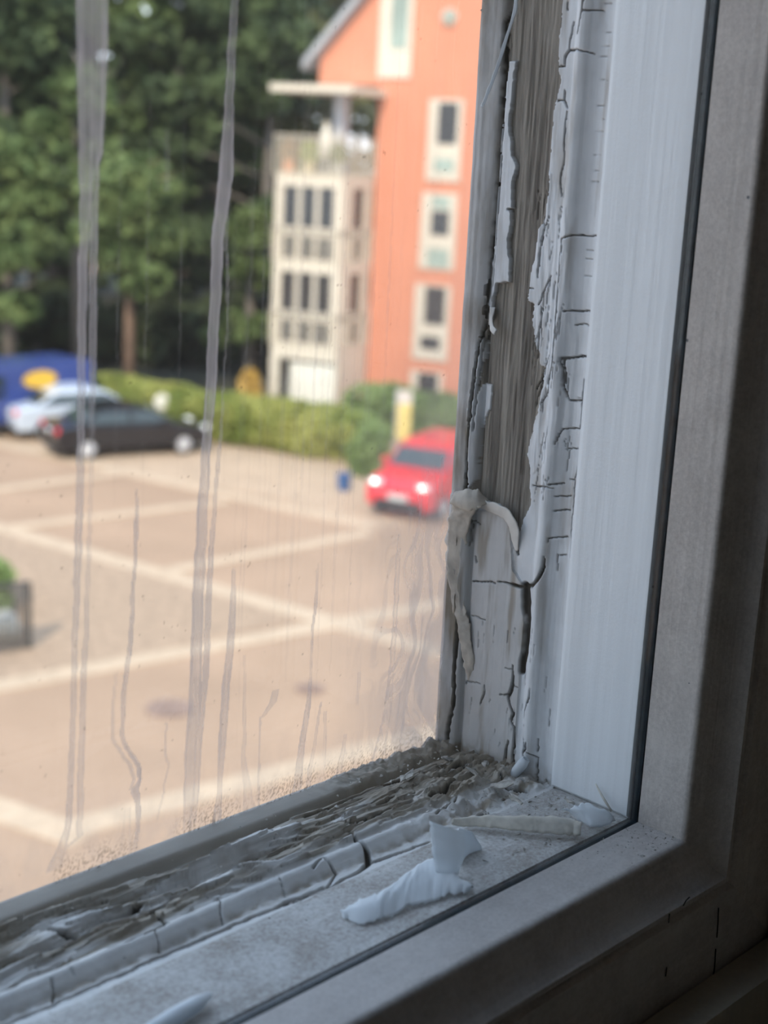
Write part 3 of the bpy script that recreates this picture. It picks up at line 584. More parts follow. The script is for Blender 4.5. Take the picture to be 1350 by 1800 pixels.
rel(sheet('raised_fold', ony([(755, 1443, .004), (757, 1470, .003), (760, 1500, .001), (766, 1532, .0)]), ony([(814, 1460, .001), (817, 1485, .0), (812, 1515, -.001), (802, 1545, -.001)]), M_flake, bulge=-.0022, axis=1, nu=30, nv=14, seed=12, jag=.0002), f)
rel(sheet('raised_fold', ony([(806, 1459, .002), (807, 1485, .002), (808, 1505, .002), (812, 1524, .002)]), ony([(830, 1462, .004), (845, 1486, .004), (852, 1515, .004), (851, 1545, .003)]), M_flake, bulge=.0016, axis=1, nu=30, nv=12, seed=13, jag=.0002), f)
o = sheet('paint_flake', onz([(794, 1449, .0012), (830, 1441, .0022), (870, 1437, .0032), (920, 1437, .0042), (965, 1436, .0044), (1000, 1440, .0038), (1022, 1450, .0028)]), onz([(796, 1451, .0008), (835, 1453, .0012), (870, 1456, .0016), (915, 1461, .0018), (960, 1465, .0018), (1000, 1468, .0016), (1020, 1468, .0016)]), M_flake_back, bulge=.0016, axis=2, nu=60, nv=12, seed=14, jag=.0002, th=.0004, wave=.0004)
tag(o, 'long cream sliver of paint with cross cracks lying in the corner', 'paint flake')
o = sheet('paint_flake', onz([(984, 1424, .0035), (1010, 1418, .0048), (1030, 1411, .0055), (1058, 1424, .0045)]), onz([(1012, 1440, .0014), (1030, 1450, .0012), (1042, 1457, .0010), (1082, 1444, .0020)]), M_flake, bulge=.001, axis=2, nu=24, nv=12, seed=15, jag=.0003, wave=.0008)
tag(o, 'small bright white paint flake beside the dark glazing line in the corner', 'paint flake')
q = [hit(x_, y_, 2, z_) for x_, y_, z_ in ((215, 1838, .001), (262, 1812, .0016), (310, 1786, .0020), (345, 1765, .0022), (368, 1749, .0016))]
o = MB().tube(q, [.0006, .0014, .0018, .0016, .0007], 14, cap=False).build('paint_flake', M_flake, None, True); so = o.modifiers.new('thickness', 'SOLIDIFY'); so.thickness = .0003
tag(o, 'curled white paint flake at the bottom left of the lower rail', 'paint flake')
mb = MB(); q = [hit(1047, 1378, 0, -.0022), hit(1060, 1402, 0, -.0026), hit(1075, 1426, 0, -.003)]; mb.tube(q, [.00022, .00035, .0003], 6)
tag(mb.build('wood_splinter', M_flake_back, None, True), 'thin pale splinter leaning on the white upright in the corner', 'splinter')
pts = [hit(901, 1366, 0, -.0035), hit(908, 1355, 0, -.0035), hit(918, 1343, 0, -.0030), hit(925, 1334, 0, -.0025)]
o = MB().tube(pts, [.0010, .0014, .0015, .0011], 14, cap=False).build('paint_curl', M_flake, None, True); so = o.modifiers.new('thickness', 'SOLIDIFY'); so.thickness = .0003
tag(o, 'small tube of rolled white paint standing in the corner', 'paint flake')
def chip(px, py, size, seed, lab, m=M_crumb, tilt=.4):
    r = np.random.RandomState(seed); c = hit(px, py, 2, .003); nn = 9; mb = MB()
    ring = [(size*(0.35+.9*r.rand())*math.cos(2*math.pi*k/nn)*1.6, size*(0.3+.8*r.rand())*math.sin(2*math.pi*k/nn), (r.rand()-.5)*size*.4) for k in range(nn)]
    vs = [(0, 0, size*.25)]+ring; mb.add(vs, [(0, 1+k, 1+(k+1) % nn) for k in range(nn)])
    o = mb.build('paint_flake', m, None, False); so = o.modifiers.new('thickness', 'SOLIDIFY'); so.thickness = .0004
    o.location = c; o.rotation_euler = (r.uniform(-tilt, tilt), r.uniform(-tilt, tilt), r.uniform(0, 6.28)); tag(o, lab, 'paint flake'); return o
for i, (px, py, s_, lab) in enumerate([(790, 1334, .0020, 'upright cream paint chip at the foot of the glazing bead'), (832, 1356, .0016, 'cream paint chip in the corner at the foot of the stile'), (880, 1378, .0020, 'broad pale chip lying in the corner crust under the paint tube'),
        (1004, 1409, .0012, 'tiny cream chip at the foot of the white upright'), (905, 1404, .0018, 'grey brown chip in front of the stile foot'), (855, 1340, .0014, 'crumpled chip leaning on the stile foot'), (715, 1364, .0020, 'thin beige chip sticking up beside the glazing bead')]):
    chip(px, py, s_, 30+i, lab)
# crumbs and dust that nobody could count
mb = MB(); r = np.random.RandomState(5)
for i in range(900):
    if i < 420: x = -abs(r.normal(0, .022))-.001; y = r.uniform(.004, .060); s_ = r.uniform(.0002, .0009)
    elif i < 560: x = -abs(r.normal(0, .012)); y = r.uniform(-.014, -.002); s_ = r.uniform(.00015, .0005)
    else: x = -r.uniform(0, .25); y = r.uniform(.003, .058); s_ = r.uniform(.00015, .0005)
    zb = 0.0 if y < .029 else .0012
    v = [(x+r.uniform(-1, 1)*s_, y+r.uniform(-1, 1)*s_, zb+r.uniform(-.2, .9)*s_) for _ in range(4)]
    mb.add(v, [(0, 1, 2), (0, 2, 3), (0, 3, 1), (1, 3, 2)])
tag(mb.build('paint_crumbs', M_crumb), 'loose crumbs of old paint and dust scattered over the lower rail', 'crumbs', kind='stuff')

# =================================================================== OUTDOORS
def gp(px, py):
    P = ground_at(px, py); return Vector((float(P[0]), float(P[1]), GZ))
# ground: pale paving blocks, warm in the sun
m, nt, p = newmat('paving_blocks'); L = nt.links.new
tc = N(nt, 'ShaderNodeTexCoord'); br = N(nt, 'ShaderNodeTexBrick', Scale=5.0)
br.inputs['Color1'].default_value = (0.42, 0.285, 0.19, 1); br.inputs['Color2'].default_value = (0.39, 0.26, 0.17, 1); br.inputs['Mortar'].default_value = (0.33, 0.22, 0.15, 1); br.inputs['Mortar Size'].default_value = 0.012
n1 = N(nt, 'ShaderNodeTexNoise', Scale=0.35, Detail=6.0); L(tc.outputs['Object'], br.inputs['Vector']); L(tc.outputs['Object'], n1.inputs['Vector'])
rp = N(nt, 'ShaderNodeMapRange'); L(n1.outputs['Fac'], rp.inputs[0]); rp.inputs[1].default_value = .3; rp.inputs[2].default_value = .7; rp.inputs[3].default_value = 0.86; rp.inputs[4].default_value = 1.08
vm = N(nt, 'ShaderNodeVectorMath', _operation='SCALE'); L(br.outputs['Color'], vm.inputs[0]); L(rp.outputs[0], vm.inputs['Scale']); L(vm.outputs[0], p.inputs['Base Color']); p.inputs['Roughness'].default_value = 0.95
p.inputs['Specular IOR Level'].default_value = 0.1
M_pave = m
struct(MB().box(-60, 90, 0.2, 110, GZ-0.3, GZ).build('ground', M_pave))
M_pale = mat('pale_stone_strip', (0.54, 0.40, 0.27), 0.95, var=0.05, scale=3)
M_gravel = mat('sandy_gravel', (0.50, 0.36, 0.24), 0.95, var=0.06, scale=2)
M_setts = mat('brown_cobbles', (0.44, 0.305, 0.20), 0.95, var=0.12, scale=6)
def gpoly(name, pts, m, h):
    P = [gp(*p_) for p_ in pts]; mb = MB(); n = len(P)
    mb.add([(q.x, q.y, GZ+0.0005) for q in P]+[(q.x, q.y, GZ+h) for q in P], [tuple(range(n)), tuple(range(n, 2*n))]+[(i, (i+1) % n, (i+1) % n+n, i+n) for i in range(n)])
    return struct(mb.build(name, m))
gpoly('ground_forest', [(-400, 640), (-60, 700), (200, 705), (330, 722), (450, 745), (640, 765), (760, 720), (640, 560), (300, 480), (-400, 470)], mat('dark_forest_floor', (0.035, 0.035, 0.02), .95, var=.1, scale=1), 0.014)
k = 1
def strip(p0, p1, w, h=0.02):
    global k
    a, b_ = gp(*p0), gp(*p1); d = (b_-a).normalized(); s = Vector((-d.y, d.x, 0))*w/2; mb = MB()
    mb.add([(v.x, v.y, z_) for z_ in (GZ+.0006, GZ+h) for v in (a-s, b_-s, b_+s, a+s)], [(0, 1, 2, 3), (4, 5, 6, 7), (0, 1, 5, 4), (1, 2, 6, 5), (2, 3, 7, 6), (3, 0, 4, 7)])
    struct(mb.build('trim_%d' % k, M_pale)); k += 1
gpoly('ground_verge', [(-60, 740), (150, 730), (330, 760), (660, 820), (860, 900), (700, 925), (640, 925), (500, 880), (333, 848), (130, 812), (-60, 770)], M_gravel, 0.012)
gpoly('ground_cobbles', [(-80, 925), (0, 935), (240, 1000), (350, 1035), (520, 1088), (320, 1135), (0, 1200), (-80, 1215)], M_setts, 0.012)
strip((-90, 903), (780, 1150), .55); strip((-80, 1222), (800, 1058), .50, .024); strip((-60, 768), (660, 928), .55); strip((-40, 866), (215, 832), .42, .024); strip((-10, 932), (400, 882), .42, .028)
strip((278, 1008), (650, 938), .42, .028); strip((-60, 1405), (150, 1475), .55); strip((110, 1462), (800, 1280), .50, .024)
M_iron = mat('rusty_iron', (0.30, 0.20, 0.15), 0.8, var=0.1, scale=8)
def manhole(px, py, rad, lab):
    c = gp(px, py); e = empty('manhole_cover', (c.x, c.y, GZ)); tag(e, lab, 'manhole cover', 'manhole covers in the paving')
    mb = MB(); n = 32; mb.tube([(0, 0, .002), (0, 0, .03)], rad, n); mb.build('rim', M_iron, e)
    mb = MB(); mb.tube([(0, 0, .03), (0, 0, .036)], rad*.88, n)
    for i in range(-3, 4): mb.box(-rad*.6, rad*.6, i*rad*.2-.012, i*rad*.2+.012, .036, .042)
    mb.build('lid', M_iron, e)
manhole(298, 1247, .37, 'larger rusty manhole cover, left of the pair in the pale paving'); manhole(545, 1212, .24, 'smaller rusty manhole cover, right of the pair in the pale paving')

# ---- foliage builder: thousands of small leaf quads filling blobs
def leaf_mat(name, c1, c2):
    m, nt, p = newmat(name); L = nt.links.new
    oi = N(nt, 'ShaderNodeTexCoord'); n1 = N(nt, 'ShaderNodeTexNoise', Scale=0.9, Detail=3.0); L(oi.outputs['Object'], n1.inputs['Vector'])
    r_ = N(nt, 'ShaderNodeValToRGB'); cr = r_.color_ramp; cr.elements[0].position = .38; cr.elements[0].color = rgba(c1); cr.elements[1].position = .62; cr.elements[1].color = rgba(c2)
    L(n1.outputs['Fac'], r_.inputs[0]); L(r_.outputs[0], p.inputs['Base Color']); p.inputs['Roughness'].default_value = .7; p.inputs['Specular IOR Level'].default_value = .2
    return m
def leaves(blobs, count, size, seed, name, m, parent, fill=0.75):
    r = np.random.RandomState(seed); B = np.array(blobs, float); vol = B[:, 3]*B[:, 4]*B[:, 5]; vol = vol**0.7; ch = r.choice(len(B), count, p=vol/vol.sum())
    d = r.normal(size=(count, 3)); d /= np.linalg.norm(d, axis=1)[:, None]; rad = (fill+(1-fill)*r.rand(count))**0.6
    c = B[ch, :3]+d*rad[:, None]*B[ch, 3:6]
    a = r.normal(size=(count, 3)); a /= np.linalg.norm(a, axis=1)[:, None]; b_ = np.cross(a, r.normal(size=(count, 3))); b_ /= np.linalg.norm(b_, axis=1)[:, None]
    s = size*(.6+.8*r.rand(count))[:, None]
    V = np.stack([c-a*s-b_*s*.5, c+a*s-b_*s*.5, c+a*s+b_*s*.5, c-a*s+b_*s*.5], 1).reshape(-1, 3)
    me = bpy.data.meshes.new(name); me.vertices.add(len(V)); me.vertices.foreach_set('co', V.reshape(-1).astype(np.float32))
    me.loops.add(count*4); me.loops.foreach_set('vertex_index', np.arange(count*4, dtype=np.int32)); me.polygons.add(count); me.polygons.foreach_set('loop_start', np.arange(0, count*4, 4, dtype=np.int32))
    me.update(calc_edges=True)
    return link(name, me, m, parent)
M_bark = mat('brown_bark', (0.22, 0.14, 0.095), .95, var=.15, scale=4, stretch=(4, 4, .6)); M_bark2 = mat('grey_bark', (0.20, 0.17, 0.14), .95, var=.15, scale=4, stretch=(4, 4, .6))
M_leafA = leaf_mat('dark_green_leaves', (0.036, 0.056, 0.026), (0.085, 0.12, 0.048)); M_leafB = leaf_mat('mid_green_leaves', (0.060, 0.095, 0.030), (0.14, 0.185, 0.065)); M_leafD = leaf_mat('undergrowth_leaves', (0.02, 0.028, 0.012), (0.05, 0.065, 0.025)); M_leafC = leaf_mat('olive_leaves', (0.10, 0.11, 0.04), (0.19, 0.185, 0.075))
def tree(px, depth, h, spread, low, seed, lab, m=M_leafA, count=6500, trunk=.28, size=.22, bark=None, group=None):
    rr = ray(px, 700); rr = rr/math.hypot(rr[0], rr[1]); c = CAM+rr*depth
    e = empty('tree', (c[0], c[1], GZ)); tag(e, lab, 'tree', group); r = np.random.RandomState(seed)
    mb = MB(); lean = r.uniform(-.3, .3, 2); tp = [(0, 0, 0), (lean[0]*.3, lean[1]*.3, h*.35), (lean[0], lean[1], h*.85)]; mb.tube(tp, [trunk, trunk*.75, trunk*.2], 10)
    for i in range(7):
        z_ = h*(low+.08*i); a = r.uniform(0, 6.28); l_ = spread*r.uniform(.5, .8); mb.tube([(0, 0, z_), (math.cos(a)*l_*.5, math.sin(a)*l_*.5, z_+l_*.2), (math.cos(a)*l_, math.sin(a)*l_, z_+l_*.35)], [trunk*.3, trunk*.2, trunk*.06], 6)
    mb.build('trunk', bark or M_bark2, e, True)
    bl = []
    for i in range(26):
        t = r.rand(); z_ = h*(low+(1-low)*t); s_ = spread*(1.05-.75*t**1.6)*(.55 if t > .9 else 1); a = r.uniform(0, 6.28); q = s_*math.sqrt(r.rand())*.8
        w = spread*r.uniform(.22, .42); bl.append((math.cos(a)*q, math.sin(a)*q, z_, w, w, w*.6))
    leaves(bl, count, size, seed+50, 'crown', m, e, .55); return e
tree(20, 64, 17.5, 4.6, .12, 1, 'dark green tree at the far left edge of the wood'); tree(95, 66, 15.5, 4.0, .22, 2, 'dark tree left of the two streaks, sky showing above it', count=5200)
tree(215, 68, 18, 4.4, .25, 3, 'tall dark green tree behind the small brown trunked tree', m=M_leafB); tree(300, 66, 16.8, 4.0, .20, 4, 'dark green tree in the middle of the wood')
tree(375, 70, 19, 4.6, .22, 5, 'tall tree in the wood behind the hedge middle', m=M_leafA); tree(455, 64, 17, 4.2, .12, 6, 'dark green tree just left of the white balconies', m=M_leafA)
tree(530, 72, 20, 4.6, .2, 7, 'tall olive green tree rising behind the balcony canopy', m=M_leafC); tree(610, 76, 18.5, 4.4, .15, 8, 'olive tree seen between the canopy and the orange wall', m=M_leafC)
for i, (px, dp, h) in enumerate([(-40, 82, 18), (60, 84, 16.3), (140, 86, 17), (255, 84, 19), (340, 88, 18), (430, 86, 22), (500, 90, 22), (575, 92, 22)]):
    tree(px, dp, h, 5.4, .05, 60+i, 'tree standing deep in the dark second row of the wood', count=5200, size=.32, group='trees deep in the wood')
tree(228, 50, 8.2, 2.7, .46, 20, 'small bright green tree with a brown trunk in front of the wood', m=M_leafB, trunk=.22, bark=M_bark, count=5200, size=.15)
tree(20, 52, 8.6, 2.8, .35, 21, 'low mid green tree at the left edge behind the parked cars', m=M_leafB, count=4500, size=.16)
tree(140, 56, 11.2, 2.2, .55, 22, 'slim tree between the two small trees in front of the wood', m=M_leafB, count=3500, size=.16)
tree(440, 54, 6.4, 1.8, .25, 23, 'low green tree beside the white balcony posts', m=M_leafB, count=3500, size=.14)

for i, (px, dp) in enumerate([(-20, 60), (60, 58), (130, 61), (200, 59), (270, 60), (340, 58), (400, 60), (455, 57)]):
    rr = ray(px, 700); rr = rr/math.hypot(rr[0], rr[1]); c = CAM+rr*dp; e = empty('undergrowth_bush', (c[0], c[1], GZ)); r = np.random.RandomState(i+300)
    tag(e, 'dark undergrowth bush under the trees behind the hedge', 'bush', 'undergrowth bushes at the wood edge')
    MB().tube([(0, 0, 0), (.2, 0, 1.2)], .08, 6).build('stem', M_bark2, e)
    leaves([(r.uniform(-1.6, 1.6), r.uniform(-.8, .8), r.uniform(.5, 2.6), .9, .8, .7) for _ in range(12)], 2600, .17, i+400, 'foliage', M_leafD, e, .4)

# hedges
M_hedge = leaf_mat('hedge_leaves', (0.16, 0.20, 0.04), (0.36, 0.36, 0.10)); M_hedge2 = leaf_mat('bright_hedge_leaves', (0.13, 0.19, 0.055), (0.25, 0.33, 0.12))
def hedge(pts, w, h, seed, name, lab, m, count, size=.07, cat='hedge'):
    P = [gp(*q) for q in pts]; c = sum(P, Vector())/len(P); e = empty(name, (c.x, c.y, GZ)); tag(e, lab, cat); bl = []; r = np.random.RandomState(seed)
    for i in range(len(P)-1):
        L_ = (P[i+1]-P[i]).length; n_ = max(2, int(L_/.5))
        for j in range(n_):
            q = P[i].lerp(P[i+1], j/n_)-c
            for zf in (.3, .68): bl.append((q.x+r.uniform(-.2, .2), q.y+r.uniform(-.2, .2), h*zf, w*.62, w*.62, h*.36*r.uniform(.9, 1.15)))
    for i in range(len(P)-1):
        a, b_ = P[i]-c, P[i+1]-c; n_ = max(2, int((b_-a).length/.7))
        for j in range(n_): q = a.lerp(b_, (j+.5)/n_); MB().tube([(q.x, q.y, 0), (q.x, q.y, h*.6)], .04, 5).build('stem', M_bark2, e)
    leaves(bl, count, size, seed+9, 'foliage', m, e, .8)
hedge([(110, 728), (220, 742), (330, 762), (420, 776), (530, 792), (640, 812)], 1.5, 1.38, 40, 'hedge', 'long yellow green clipped hedge behind the parked black car', M_hedge, 30000)
hedge([(648, 752), (700, 762), (760, 774), (860, 800)], 1.6, 1.45, 42, 'hedge', 'bright green shrubs at the foot of the orange building', M_hedge2, 16000)
hedge([(640, 800), (650, 835), (676, 848)], .7, 1.25, 43, 'shrub', 'darker green shrub between the hedge end and the red car', M_hedge2, 5000, cat='shrub')
hedge([(436, 728), (450, 732)], .5, 1.45, 44, 'shrub', 'yellow orange shrub tip left of the balcony post', leaf_mat('autumn_leaves', (0.5, 0.32, 0.07), (0.6, 0.40, 0.12)), 1800, cat='shrub')
hedge([(-60, 1075), (8, 1068)], .9, .9, 45, 'shrub', 'dark green shrub behind the railing at the left edge', M_hedge2, 2500, cat='shrub')

# ---------------------------------------------------------------- orange building
TH = math.radians(25.0)
Rh = Vector((math.cos(YAW), -math.sin(YAW), 0)); Fh = Vector((math.sin(YAW), math.cos(YAW), 0))
uu = Rh*math.cos(TH)-Fh*math.sin(TH); nn = Vector((-uu.y, uu.x, 0))          # u to the right along the wall, nn into the building
if nn.dot(Fh) < 0: nn = -nn
O = gp(640, 722)+Fh*0.0; brot = math.atan2(uu.y, uu.x)
def bh(px, py, y=0.0):
    """photo pixel -> (x, z) in the building's own frame on the plane local y"""
    r_ = Vector(ray(px, py)); o_ = Vector(CAM); t = ((O+nn*y-o_).dot(nn))/r_.dot(nn); P = o_+r_*t-O
    return P.dot(uu), P.z
M_salmon = mat('salmon_render', (0.60, 0.245, 0.148), .9, var=.02, scale=1); M_cream = mat('cream_painted_frame', (0.62, 0.55, 0.44), .6, var=.02, scale=2); M_white = mat('white_panel', (0.72, 0.68, 0.58), .5, var=.02, scale=2)
M_dglass = mat('dark_window_glass', (0.035, 0.035, 0.035), .12, var=.1, scale=1, spec=.6); M_gglass = mat('green_tinted_glass', (0.34, 0.41, 0.35), .15, var=.1, scale=1); M_zinc = mat('zinc_roof', (0.33, 0.34, 0.35), .5, var=.05, scale=2)
M_greyp = mat('grey_painted_metal', (0.45, 0.45, 0.46), .5, var=.03, scale=2)
bd = empty('apartment_building', O, brot); tag(bd, 'salmon orange apartment building with gabled roof and cream glazed balconies', 'building')
xl = bh(655, 160)[0]; xl2 = bh(563, 100)[0]; zt = bh(600, 148)[1]; ze = bh(563, 98)[1]; zr = bh(650, -8)[1]; xr = bh(650, -8)[0]
slope = (zr-ze)/(xr-xl2); wtot = 11.5; xm = xl2+wtot/2; za = ze+slope*(wtot/2); x2 = xl2+wtot
MB().prism([(0.0, -.2), (x2, -.2), (x2, ze), (xm, za), (xl2, ze), (xl2, zt), (0.0, zt)], 0, 10).build('wall', M_salmon, bd)
def slab(p0, p1, t, y0, y1): 
    (xa, zA), (xb, zB) = p0, p1; return [(xa, zA), (xb, zB), (xb, zB+t), (xa, zA+t)]
mb = MB(); mb.prism(slab((xl2-.45, ze-.45*slope), (xm, za), .32, 0, 0), -.45, 10.4).prism(slab((xm, za), (x2+.45, ze-.45*slope), .32, 0, 0), -.45, 10.4); mb.build('roof', M_zinc, bd)
def win(quad, name='window', panes=(), m=M_cream, y=0.0):
    """frame rectangle from two opposite photo corners, panes as children"""
    (x0, z1), (x1, z0) = bh(quad[0], quad[1], y), bh(quad[2], quad[3], y)
    f = MB().box(x0, x1, y-.07, y+.02, z0, z1).build(name, m, bd)
    for (a, b_, c, d, pm) in panes:
        (xa, zb), (xb, za_) = bh(a, b_, y-.07), bh(c, d, y-.07); MB().box(xa, xb, y-.085, y-.068, za_, zb).build('pane', pm, f)
    return f
win((672, -20, 722, 138), panes=[(690, -15, 715, 86, M_gglass)]); win((757, 174, 808, 320), panes=[(772, 180, 802, 254, M_dglass), (764, 277, 797, 304, M_gglass)])
win((744, 338, 798, 476), panes=[(760, 344, 790, 368, M_gglass), (759, 370, 788, 415, M_dglass), (752, 436, 787, 472, M_gglass)]); win((732, 498, 786, 636), panes=[(749, 503, 780, 572, M_dglass), (740, 590, 772, 616, M_dglass)]); win((724, 650, 776, 716), panes=[(736, 654, 767, 700, M_dglass)])
cx_, cz_ = bh(791, 31); mb = MB(); mb.tube([(cx_, .02, cz_), (cx_, -.09, cz_)], .27, 24); f = mb.build('round_window', M_cream, bd, True); mb = MB(); mb.tube([(cx_+.05, -.08, cz_+.05), (cx_+.05, -.10, cz_+.05)], .17, 20); mb.build('pane', M_gglass, f)
# balcony tower in front of the wall
DY = -2.2
x0 = bh(487, 240, DY)[0]; x1 = bh(601, 400, DY)[0]; lv = lambda py: bh(545, py, DY)[1]
mb = MB(); mb.box(x0-.15, x1+.35, DY-.3, .2, lv(162), lv(149)); mb.build('canopy', M_cream, bd)
xc = bh(574, 200, DY)[0]; MB().box(xc-.22, xc+.16, DY+.9, DY+1.3, lv(305), lv(162)).build('canopy_post', M_greyp, bd)
for a, c in ((304, 328), (456, 480), (604, 634)): MB().box(x0, x1, DY, .0, lv(c), lv(a)).build('balcony_slab', M_cream, bd)
def bal_floor(zb, zt_):
    fr_ = MB(); g = MB(); n_ = 3; W_ = x1-x0; ph = .28
    for i in range(n_+1):
        xx = x0+.22+(W_-.50)*i/n_; fr_.box(xx-.07, xx+.07, DY+.04, DY+.16, zb, zt_)
    fr_.box(x0, x0+.16, DY, DY+.16, zb, zt_); fr_.box(x1-.2, x1, DY, DY+.2, zb, zt_); mid = zb+(zt_-zb)*.36; fr_.box(x0, x1, DY+.04, DY+.14, mid-.10, mid+.14)
    for yy in (DY+.55, -.3): fr_.box(x1-.12, x1, yy-.3, yy+.2, zb, zt_)
    fr_.box(x1-.1, x1, DY, 0, mid-.08, mid+.08)
    fr = fr_.build('glazing_frame', M_cream, bd); g.box(x0+.1, x1-.06, DY+.07, DY+.10, zb, zt_); g.box(x1-.09, x1-.06, DY+.1, -.05, zb, zt_); g.build('pane', M_dglass, fr)
bal_floor(lv(456), lv(328)); bal_floor(lv(604), lv(480))
def railing(zb, h, n_, wood=False):
    mb = MB(); mb.box(x0-.05, x1+.05, DY-.10, DY-.06, zb+h-.05, zb+h); mb.box(x1+.02, x1+.06, DY-.1, 0, zb+h-.05, zb+h)
    for i in range(n_): xx = x0+(x1-x0)*i/(n_-1); mb.box(xx-.017, xx+.017, DY-.10, DY-.06, zb-.1, zb+h)
    for i in range(n_//2): yy = DY*i/(n_//2); mb.box(x1+.02, x1+.06, yy-.017, yy+.017, zb-.1, zb+h)
    mb.build('balcony_railing', M_cream, bd)
railing(lv(304), lv(238)-lv(304), 18); railing(lv(456), (lv(400)-lv(456)), 13); railing(lv(604), lv(548)-lv(604), 13)
mb = MB(); mb.box(x0-.02, x0+.3, DY, DY+.3, -.2, lv(634)); mb.build('corner_post', M_cream, bd)
mb = MB(); xa = bh(509, 660, DY)[0]; mb.box(xa, x1-.05, DY+.02, DY+.12, -.2, lv(634)-.12)
f = mb.build('garage_door', M_white, bd)
mb = MB(); mb.box(x0+.3, xa, DY+1.2, DY+1.3, -.2, lv(634)); mb.build('dark_passage', M_dglass, bd); MB().box(x1-.12, x1, DY+.12, 0, -.2, lv(634)).build('side_panel', M_cream, bd)
# things standing on the roof terrace
def bw(px, py, y):
    x, z_ = bh(px, py, y); return O+uu*x+nn*y+Vector((0, 0, z_))
def pot(px, colr, lcol, lab, w=.3, h=.8, y=-1.6):
    q = bw(px, 300, DY); base = O+uu*bh(px, 300, y)[0]+nn*y+Vector((0, 0, lv(304)))
    e = empty('potted_plant', base); tag(e, lab, 'potted plant'); MB().tube([(0, 0, 0), (0, 0, .35)], [w*.6, w*.8], 12).build('pot', mat('pot_%d' % px, colr, .8), e); leaves([(0, 0, .35+h*.35, w, w, h*.45)], 260, .06, px, 'foliage', leaf_mat('pot_leaves_%d' % px, [c*.6 for c in lcol], lcol), e)
pot(508, (.7, .3, .15), (.45, .25, .1), 'terracotta pot with reddish plant at the left end of the roof terrace'); pot(543, (.6, .5, .3), (.42, .5, .08), 'yellow green potted plant in the middle of the roof terrace'); pot(592, (.4, .4, .35), (.2, .28, .06), 'dark green potted plant right of the terrace parasol')
base = O+uu*bh(571, 300, -1.75)[0]+nn*(-1.75)+Vector((0, 0, lv(304))); e = empty('folded_parasol', base); tag(e, 'folded white parasol standing on the roof terrace behind the railing', 'parasol')
MB().tube([(0, 0, 0), (0, 0, 1.6)], .03, 8).build('pole', M_greyp, e); MB().tube([(0, 0, .5), (0, 0, .75), (0, 0, 1.2), (0, 0, 1.65)], [.2, .23, .16, .05], 14).build('canopy', M_white, e, True)

